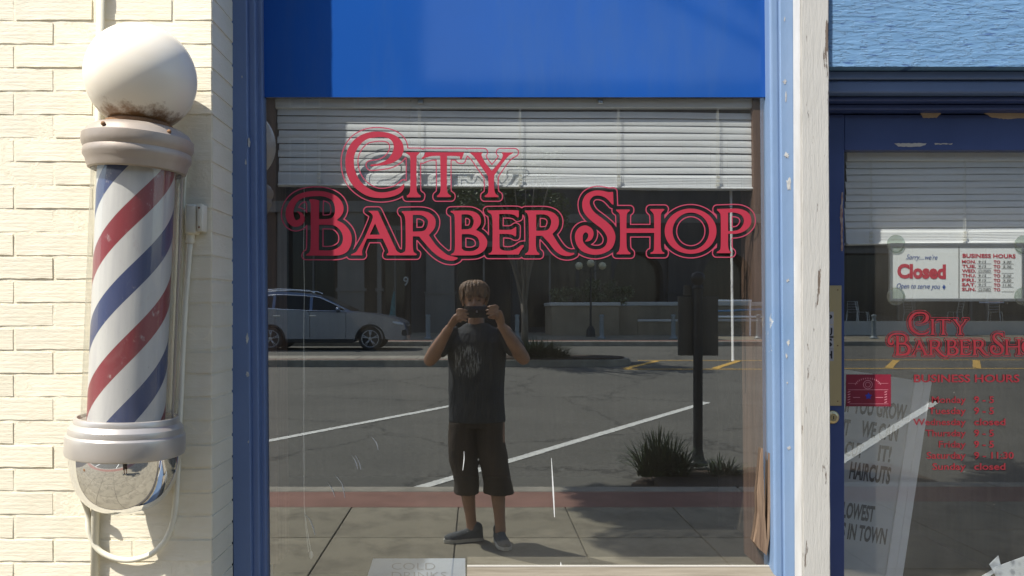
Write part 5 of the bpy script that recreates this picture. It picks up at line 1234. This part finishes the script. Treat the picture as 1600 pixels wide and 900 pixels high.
def side_body(bm, outline, w0, wfun=None, edge=.05):
    n = len(outline); cxm = sum(p[0] for p in outline)/n; czm = sum(p[1] for p in outline)/n
    cols = []
    for t_ in (-1, -.93, -.8, 0, .8, .93, 1):
        ring = []
        for (x_, z_) in outline:
            w_ = wfun(z_) if wfun else w0
            sh = edge*(1 if abs(t_) == 1 else (.28 if abs(t_) > .9 else 0))
            dx, dz = x_-cxm, z_-czm; l_ = math.hypot(dx, dz)
            # plan view: corners pulled in towards the front
            fr_ = max(0, 1-(carx-x_)/.7); wq = w_*(1-.13*fr_**2)
            ring.append(bm.verts.new((x_-dx/l_*sh, cary+t_*wq, z_-dz/l_*sh*.6)))
        cols.append(ring)
    for a_, b2 in zip(cols, cols[1:]):
        for k in range(n): bm.faces.new((a_[k], a_[(k+1)%n], b2[(k+1)%n], b2[k]))
    bm.faces.new(cols[0]); bm.faces.new(cols[-1])
bm = bmesh.new(); side_body(bm, low, HW); fin(bm, 'body', M['carpaint'], car, smooth=True, autos=32)
hi = [(cx2(1.25), g0+1.07), (cx2(1.48), g0+1.13), (cx2(1.9), g0+1.36), (cx2(2.32), g0+1.57), (cx2(2.8), g0+1.66), (cx2(3.4), g0+1.70), (cx2(4.0), g0+1.68), (cx2(4.3), g0+1.60), (cx2(4.48), g0+1.2), (cx2(4.4), g0+1.08)]
wf = lambda z_: .87-(z_-g0-1.1)*.30
bm = bmesh.new(); side_body(bm, hi, .8, wf, edge=.035); cab = fin(bm, 'cabin', M['carpaint'], car, smooth=True, autos=32)
def on_side(pts_, off, sgn):   # polygon on the leaning cabin side
    return [(x_, cary+sgn*(wf(z_)+off), z_) for x_, z_ in pts_]
wins = [[(cx2(1.62), g0+1.145), (cx2(1.95), g0+1.32), (cx2(2.35), g0+1.50), (cx2(2.52), g0+1.53), (cx2(2.52), g0+1.15)],
        [(cx2(2.60), g0+1.155), (cx2(2.60), g0+1.54), (cx2(3.2), g0+1.575), (cx2(3.5), g0+1.57), (cx2(3.52), g0+1.20)],
        [(cx2(3.60), g0+1.21), (cx2(3.58), g0+1.56), (cx2(3.95), g0+1.53), (cx2(4.15), g0+1.32)]]
for sgn in (1, -1):
    for w_ in wins:
        bm = bmesh.new(); A = [bm.verts.new(p) for p in on_side(w_, .006, sgn)]; B_ = [bm.verts.new(p) for p in on_side(w_, -.01, sgn)]; n = len(A)
        bm.faces.new(A); bm.faces.new(B_)
        for k in range(n): bm.faces.new((A[k], A[(k+1)%n], B_[(k+1)%n], B_[k]))
        fin(bm, 'side_window', M['carglass'], car)
    bm = bmesh.new(); top = [(cx2(1.66), g0+1.175), (cx2(1.98), g0+1.345), (cx2(2.36), g0+1.525), (cx2(2.8), g0+1.575), (cx2(3.4), g0+1.60), (cx2(3.9), g0+1.57)]; tube(bm, [Vector((x_, cary+sgn*(wf(z_)+.008), z_)) for x_, z_ in top], .011, 6); tube(bm, [Vector((x_, cary+sgn*(.925 if False else wf(z_)+.02), z_)) for x_, z_ in ((cx2(1.6), g0+1.125), (cx2(2.6), g0+1.142), (cx2(3.6), g0+1.19), (cx2(4.15), g0+1.225))], .012, 6); fin(bm, 'window_trim', M['chrome_line'], car, smooth=True)
    bm = bmesh.new(); tube(bm, [Vector((cx2(s_), cary+sgn*.60, g0+z_)) for s_, z_ in ((2.5, 1.65), (2.65, 1.72), (3.4, 1.765), (4.0, 1.735), (4.15, 1.68))], .016, 8); fin(bm, 'roof_rail', M['chrome_line'], car, smooth=True)
    bm = bmesh.new(); ell(bm, Vector((cx2(1.82), cary+sgn*.98, g0+1.17)), (.07,.10,.075), 14, 10); ell(bm, Vector((cx2(1.80), cary+sgn*.9, g0+1.13)), (.03,.06,.03), 8, 6); fin(bm, 'side_mirror', M['carpaint'], car, smooth=True)
    for s_ in (2.5, 3.45):
        bm = bmesh.new(); box(bm, cx2(s_)-.1, cx2(s_)+.1, cary+sgn*(HW+.012)-.012, cary+sgn*(HW+.012)+.012, g0+.98, g0+1.005, bev=.006); fin(bm, 'door_handle', M['chrome_line'], car)
    bm = bmesh.new()
    for s_ in (1.62, 2.58, 3.5): box(bm, cx2(s_)-.006, cx2(s_)+.006, cary+sgn*(HW-.003)-.004, cary+sgn*(HW-.003)+.004, g0+.36, g0+1.08)
    fin(bm, 'door_gap', M['carblack'], car)
    bm = bmesh.new(); box(bm, cx2(3.2), cx2(1.42), cary+sgn*(HW-.01)-.02, cary+sgn*(HW-.01)+.02, g0+.22, g0+.33, bev=.01); fin(bm, 'sill_cladding', M['carblack'], car)
    for s_ in (.98, 3.62):
        bm = bmesh.new(); pts_ = [Vector((cx2(s_)+.40*math.cos(math.pi*k/14), cary+sgn*(HW-.005), g0+.33+.40*math.sin(math.pi*k/14))) for k in range(15)]; tube(bm, pts_, .03, 6); fin(bm, 'wheel_arch', M['carblack'], car, smooth=True)
    bm = bmesh.new(); ell(bm, Vector((cx2(.34), cary+sgn*.76, g0+.80)), (.30,.12,.07), 16, 10, Matrix.Rotation(R(14), 4, 'Y')); fin(bm, 'headlight', M['headlight'], car, smooth=True)
    bm = bmesh.new(); box(bm, cx2(.16), cx2(.02), cary+sgn*.70-.14, cary+sgn*.70+.14, g0+.42, g0+.60, bev=.03); fin(bm, 'fog_lamp_recess', M['carblack'], car)
for w_ in ([(cx2(1.5), g0+1.145), (cx2(2.30), g0+1.565)],):
    bm = bmesh.new(); (xa, za), (xb, zb_) = w_; nrm = Vector((zb_-za, 0, -(xb-xa))).normalized()*.008; nrm = Vector((abs(nrm.x), 0, abs(nrm.z)))
    vs = [Vector((xa, cary-.80, za)), Vector((xa, cary+.80, za)), Vector((xb, cary+.66, zb_)), Vector((xb, cary-.66, zb_))]
    A = [bm.verts.new(p+nrm*1.8) for p in vs]; B_ = [bm.verts.new(p-nrm) for p in vs]; bm.faces.new(A); bm.faces.new(B_)
    for k in range(4): bm.faces.new((A[k], A[(k+1)%4], B_[(k+1)%4], B_[k]))
    fin(bm, 'windscreen', M['carglass'], car)
bm = bmesh.new(); box(bm, cx2(.10), cx2(-.015), cary-.45, cary+.45, g0+.42, g0+.72, bev=.02); fin(bm, 'grille', M['carblack'], car)
def wheel(s_, sgn):
    wy = cary+sgn*(HW-.12); c_ = Vector((cx2(s_), wy, g0+.335))
    bm = bmesh.new(); lathe(bm, [(.24,-.1),(.32,-.105),(.338,-.08),(.34,0),(.338,.08),(.32,.105),(.24,.1)], 36); bmesh.ops.rotate(bm, verts=bm.verts, matrix=Matrix.Rotation(R(90), 3, 'X')); bmesh.ops.translate(bm, verts=bm.verts, vec=c_); wl_ = fin(bm, 'wheel', M['tyre'], car, smooth=True, autos=40)
    bm = bmesh.new(); yo = sgn*.105
    for k in range(5):
        a_ = 2*math.pi*k/5+.3
        for da in (-.12, .12): tube(bm, [c_+Vector((math.cos(a_)*.05, yo, math.sin(a_)*.05)), c_+Vector((math.cos(a_+da)*.235, yo*.92, math.sin(a_+da)*.235))], .018, 6)
    pts_ = [c_+Vector((math.cos(2*math.pi*k/28)*.24, yo*.95, math.sin(2*math.pi*k/28)*.24)) for k in range(29)]; tube(bm, pts_, .014, 6, caps=False); ell(bm, c_+Vector((0, yo, 0)), (.055,.015,.055), 12, 8)
    fin(bm, 'rim', M['rim'], wl_, smooth=True)
for s_ in (.98, 3.62):
    for sgn in (1, -1): wheel(s_, sgn)

# ------------------------------------------------------------------ the photographer
def skin(verts, edges, radii, name='tmp', sub=1):
    me = bpy.data.meshes.new(name); me.from_pydata([tuple(v) for v in verts], edges, []); o = bpy.data.objects.new(name, me); C.objects.link(o)
    md = o.modifiers.new('s', 'SKIN'); md.use_smooth_shade = True
    for k, r_ in enumerate(radii): me.skin_vertices[0].data[k].radius = (r_, r_) if not isinstance(r_, tuple) else r_
    me.skin_vertices[0].data[0].use_root = True
    sb = o.modifiers.new('b', 'SUBSURF'); sb.levels = sub; sb.render_levels = sub
    out = evalmesh(o); bpy.data.objects.remove(o); return out
def remesh(parts_, voxel, name, mat, parent, smooth_it=2, extra=None, post=None):
    bm = bmesh.new()
    for p in parts_: bm.from_mesh(p)
    me = bpy.data.meshes.new(name); bm.to_mesh(me); bm.free()
    o = bpy.data.objects.new(name, me); C.objects.link(o)
    md = o.modifiers.new('r', 'REMESH'); md.mode = 'VOXEL'; md.voxel_size = voxel; md.use_smooth_shade = True
    if smooth_it: sm = o.modifiers.new('m', 'SMOOTH'); sm.iterations = smooth_it; sm.factor = .5
    out = evalmesh(o); bpy.data.objects.remove(o); out.name = name
    if post:
        for v in out.vertices: v.co = post(v.co)
    loc = parent.matrix_world.translation if False else parent.location
    for v in out.vertices: v.co = v.co-loc
    for p in out.polygons: p.use_smooth = True
    return link(name, out, mat, parent)
def bm_mesh(fn):
    bm = bmesh.new(); fn(bm); me = bpy.data.meshes.new('t'); bmesh.ops.recalc_face_normals(bm, faces=bm.faces); bm.to_mesh(me); bm.free(); return me
per = empty('person', (0, -2.9, 0), 'person in dark t-shirt and brown shorts photographing the window with a phone', 'person')
HB = -2.90
hip = [Vector((-.10, HB, .93)), Vector((.10, HB, .93))]
kn = [Vector((-.085, HB+.03, .51)), Vector((.135, HB+.05, .51))]
an = [Vector((-.035, HB+.02, .10)), Vector((.165, HB+.08, .10))]
sh2 = [Vector((-.185, HB+.01, 1.455)), Vector((.19, HB+.01, 1.455))]
el2 = [Vector((-.325, HB+.10, 1.275)), Vector((.325, HB+.10, 1.285))]
wr = [Vector((-.190, HB+.21, 1.495)), Vector((.168, HB+.21, 1.515))]
parts_ = []
for k in (0, 1):
    v_ = [hip[k], hip[k].lerp(kn[k], .35), kn[k], kn[k].lerp(an[k], .32)+Vector((0,-.02,0)), kn[k].lerp(an[k], .75), an[k], an[k]+Vector((0,0,-.05))]
    parts_.append(skin(v_, [(i, i+1) for i in range(6)], [.10,.095,.062,.062,.042,.040,.045], sub=2))
    d_ = (wr[k]-el2[k])
    v_ = [sh2[k], sh2[k].lerp(el2[k], .5), el2[k].lerp(sh2[k], .12), el2[k]+Vector((0,.012,-.006)), el2[k].lerp(wr[k], .2), el2[k].lerp(wr[k], .4), el2[k].lerp(wr[k], .65), el2[k].lerp(wr[k], .85), wr[k]]
    def limb(pp, rr_):
        c_ = cr([Vector(p) for p in pp], 4); r2 = []
        for i in range(len(pp)-1): r2 += [rr_[i]+(rr_[i+1]-rr_[i])*q/4 for q in range(4)]
        def f_(bm):
            tube(bm, c_, r2+[rr_[-1]], 18)
            ell(bm, c_[0], (rr_[0],)*3, 16, 12); ell(bm, c_[-1], (rr_[-1]*.97,)*3, 16, 12)
        return bm_mesh(f_)
    parts_.append(limb([sh2[k], sh2[k].lerp(el2[k], .5), el2[k]], [.064,.056,.046]))
    parts_.append(limb([el2[k], el2[k].lerp(wr[k], .22), el2[k].lerp(wr[k], .5), el2[k].lerp(wr[k], .8), wr[k]], [.044,.050,.044,.034,.030]))
parts_.append(bm_mesh(lambda bm: loft(bm, [(0,HB,.86,.15,.10),(0,HB,.95,.175,.12),(0,HB,1.1,.165,.115),(0,HB,1.25,.175,.12),(0,HB,1.38,.19,.115),(0,HB,1.46,.17,.085),(0,HB,1.50,.08,.06)])))
parts_.append(skin([Vector((0,HB,1.44)), Vector((-.005,HB+.02,1.52)), Vector((-.01,HB+.035,1.62))], [(0,1),(1,2)], [.07,.060,.058], sub=2))
hc = Vector((-.016, HB+.05, 1.690))
def head_fn(bm):
    ell(bm, hc+Vector((0,-.005,.03)), (.078,.098,.098), 24, 18); ell(bm, hc+Vector((0,.022,-.045)), (.062,.072,.078), 20, 14); ell(bm, hc+Vector((0,.055,-.098)), (.030,.028,.024), 14, 10)
    ell(bm, hc+Vector((0,.098,-.018)), (.012,.018,.026), 12, 8); ell(bm, hc+Vector((0,.106,-.030)), (.017,.014,.011), 12, 8)
    for s_ in (-1,1): ell(bm, hc+Vector((s_*.080,-.005,-.012)), (.010,.020,.032), 12, 10); ell(bm, hc+Vector((s_*.033,.075,.012)), (.024,.018,.008), 12, 8)
    ell(bm, hc+Vector((0,.088,-.062)), (.024,.012,.007), 12, 8)
parts_.append(bm_mesh(head_fn))
# hands: palm + five fingers gripping the short ends of the phone
PHX0, PHX1, PHZ, PHY = RX(725, 5.24), RX(767, 5.24), RZ(487.5, 5.24), -2.632
def hand(k):
    s_ = -1 if k == 0 else 1; w_ = wr[k]; ex = PHX0 if k == 0 else PHX1
    dz = -.020 if k == 0 else .004
    palm = Vector((ex+s_*.050, PHY-.022, PHZ-.014+dz)); vs = [w_, w_.lerp(palm, .5), palm, palm+Vector((-s_*.012, .006, .018))]
    out = [skin(vs, [(0,1),(1,2),(2,3)], [(.031,.026),(.038,.024),(.044,.022),(.036,.018)], sub=2)]
    for f in range(4):
        zf = .034-.0205*f
        b_ = palm+Vector((s_*(.004-.003*f), .010, zf+.002)); z2 = PHZ+dz+zf
        L1 = (.028,.036,.034,.024)[f]
        pts2 = [b_, Vector((ex+s_*.034, PHY+.012, z2+.004)), Vector((ex+s_*.010, PHY+.022, z2)), Vector((ex-s_*L1*.45, PHY+.018, z2-.003-.002*f)), Vector((ex-s_*L1, PHY+.014, z2-.006-.002*f))]
        out.append(skin(pts2, [(0,1),(1,2),(2,3),(3,4)], [.0112,.0105,.0098,.0090,.0076], sub=1))
    pts2 = [palm+Vector((0,-.004,-.010)), palm+Vector((-s_*.022,-.014,-.030)), Vector((ex-s_*.002, PHY-.018, PHZ-.036)), Vector((ex-s_*.026, PHY-.018, PHZ-.032))]
    out.append(skin(pts2, [(0,1),(1,2),(2,3)], [.016,.0135,.0115,.0090], sub=1)); return out
parts_ += hand(0)+hand(1)
body = remesh(parts_, .0048, 'body', M['skin'], per, 3)
# shirt
def wrinkle(c):
    n_ = mnoise.noise(Vector((c.x*7, c.y*7, c.z*5)))*.008+mnoise.noise(Vector((c.x*16+3, c.y*16, c.z*9)))*.004
    d_ = Vector((c.x, (c.y-HB), 0)); 
    return c+(d_.normalized()*n_ if d_.length > .02 else Vector((0,0,0)))
sp3 = [bm_mesh(lambda bm: loft(bm, [(-.0,HB,.835,.205,.140),(0,HB,.88,.203,.142),(0,HB,1.0,.200,.145),(.0,HB,1.15,.200,.145),(0,HB,1.3,.208,.140),(0,HB,1.40,.212,.125),(0,HB,1.46,.19,.098),(0,HB,1.50,.12,.078),(-.003,HB+.01,1.53,.075,.066)], 32))]
for k in (0, 1):
    s_ = -1 if k == 0 else 1; e1 = sh2[k].lerp(el2[k], .80)
    ax = (el2[k]-sh2[k]).normalized()
    sp3.append(skin([sh2[k]+Vector((-s_*.05,0,-.02)), sh2[k], sh2[k].lerp(el2[k], .5), e1], [(0,1),(1,2),(2,3)], [.085,.080,.076,.078], sub=2))
shirt = remesh(sp3, .007, 'tshirt', M['shirt'], per, 2, post=wrinkle)
so = []
so.append(bm_mesh(lambda bm: loft(bm, [(0,HB,.80,.19,.132),(0,HB,.86,.192,.134),(0,HB,.95,.180,.125),(0,HB,.99,.175,.12)], 28)))
for k in (0, 1):
    s_ = -1 if k == 0 else 1; hx = (-.075 if k == 0 else .155)
    so.append(bm_mesh(lambda bm: loft(bm, [(hx, HB+.02, .335, .092+.020*k, .108),(hx-.004*s_, HB+.02, .40, .092+.012*k, .110),(s_*.106+.01, HB+.015, .55, .098+.004*k, .118),(s_*.10, HB+.005, .70, .100, .120),(s_*.095, HB, .84, .100, .125)], 24)))
def wr2(c):
    return c+Vector((mnoise.noise(Vector((c.x*9, c.y*9, c.z*6+5)))*.012, mnoise.noise(Vector((c.x*9+7, c.y*9, c.z*6)))*.012, 0))
shorts = remesh(so, .007, 'cargo_shorts', M['shorts'], per, 2, post=wr2)
# hair: cap plus locks
def hair_fn(bm):
    rr = random.Random(5); hc0 = hc+Vector((0,-.014,.028)); R3 = (.089,.105,.106)
    ell(bm, hc0+Vector((0,-.006,.008)), (.084,.100,.102), 24, 18)
    crown_ = Vector((.02,-.35,1)).normalized()
    for k in range(210):
        a_ = 2*math.pi*k/210*3.0+rr.uniform(-.1,.1); d_ = Vector((math.cos(a_), math.sin(a_), 0)); front = max(0, d_.y)
        end = R(rr.uniform(-34,-12)) if front < .5 else R(rr.uniform(-9, 10)); lift = rr.uniform(.002, .026); drift = rr.uniform(-.35,.35); pts_ = []; n_ = 8; st_ = rr.uniform(66, 84)
        for j in range(n_):
            t_ = j/(n_-1); e2 = R(st_)*(1-t_)+end*t_; aa = a_+drift*t_*t_
            dd = Vector((math.cos(aa)*math.cos(e2), math.sin(aa)*math.cos(e2), math.sin(e2)))
            off = .002+lift*math.sin(math.pi*min(1, t_*1.15))+(.010*t_ if t_ > .8 else 0)
            pts_.append(hc0+Vector((dd.x*(R3[0]+off), dd.y*(R3[1]+off), dd.z*(R3[2]+off*.8)))+Vector((0,-.012*(1-t_),0)))
        tube(bm, pts_, [.006,.0075,.008,.008,.0075,.0065,.005,.0025], 5)
hair = remesh([bm_mesh(hair_fn)], .0036, 'hair', M['hair'], per, 0)
bm = bmesh.new()
for s_ in (-1,1): ell(bm, hc+Vector((s_*.033,.078,-.002)), (.012,.008,.006), 12, 8)
fin(bm, 'eye', simple('dark_eye', (.10,.075,.06), None, 1, .3), per, smooth=True)
# shoes: left in the picture points left, the other towards the window
def shoe(c, ang_, nm='shoe'):
    m_ = Matrix.Translation(c) @ Matrix.Rotation(ang_, 4, 'Z')
    def f1(bm):
        secs = [(-.085,.036,.085),(-.06,.042,.092),(-.01,.043,.080),(.05,.044,.060),(.11,.048,.048),(.155,.043,.038),(.185,.022,.026)]
        rings = []
        for (x_, hw, ht) in secs: rings.append([bm.verts.new(m_ @ Vector((x_, hw*math.cos(t_), .022+max(0, math.sin(t_))*ht+min(0, math.sin(t_))*.006))) for t_ in [2*math.pi*k/16 for k in range(16)]])
        for a_, b2 in zip(rings, rings[1:]):
            for k in range(16): bm.faces.new((a_[k], a_[(k+1)%16], b2[(k+1)%16], b2[k]))
        bm.faces.new(rings[0]); bm.faces.new(rings[-1])
        ell(bm, m_ @ Vector((-.045, 0, .085)), (.045,.045,.045), 14, 10)
    s_ = remesh([bm_mesh(f1)], .006, nm, M['shoe'], per, 2)
    bm = bmesh.new(); out = [(-.095,.0),(-.088,.03),(-.05,.044),(.02,.042),(.10,.052),(.16,.044),(.192,.015),(.192,-.015),(.16,-.044),(.10,-.052),(.02,-.042),(-.05,-.044),(-.088,-.03)]
    A = [bm.verts.new(m_ @ Vector((x_, y_, .003))) for x_, y_ in out]; B_ = [bm.verts.new(m_ @ Vector((x_, y_, .026))) for x_, y_ in out]; bm.faces.new(A); bm.faces.new(B_)
    for k in range(len(out)): bm.faces.new((A[k], A[(k+1)%len(out)], B_[(k+1)%len(out)], B_[k]))
    fin(bm, 'shoe_sole', M['sole'], s_, off=None)
    bm = bmesh.new()
    for k in range(4): p = m_ @ Vector((.0+.028*k, 0, .098-.012*k)); q = m_ @ Vector((.0+.028*k, .03, .082-.012*k)); r_ = m_ @ Vector((.0+.028*k, -.03, .082-.012*k)); tube(bm, [q, p, r_], .003, 5)
    fin(bm, 'laces', M['sole'], s_)
shoe(Vector((-.045, HB+.03, 0)), R(165)); shoe(Vector((.165, HB+.09, 0)), R(80))
# phone, lens just behind the camera
ph = empty('phone', ((PHX0+PHX1)/2, PHY, PHZ), 'black phone held sideways in both hands in front of the face', 'phone')
bm = bmesh.new(); box(bm, PHX0, PHX1, PHY-.004, PHY+.004, PHZ-.039, PHZ+.039, bev=.003, seg=2); fin(bm, 'phone_body', M['phone'], ph, smooth=True, autos=40)
bm = bmesh.new(); box(bm, PHX0+.012, PHX1-.012, PHY-.0049, PHY-.0043, PHZ-.035, PHZ+.035); fin(bm, 'screen', M['winglass'], ph)
bm = bmesh.new(); lathe(bm, [(.0,.0),(.0085,0),(.0085,.0018),(.0,.0018)], 20); bmesh.ops.rotate(bm, verts=bm.verts, matrix=Matrix.Rotation(R(-90), 3, 'X')); bmesh.ops.translate(bm, verts=bm.verts, vec=(.0, PHY+.0042, CAMZ)); fin(bm, 'lens_ring', M['metal'], ph)
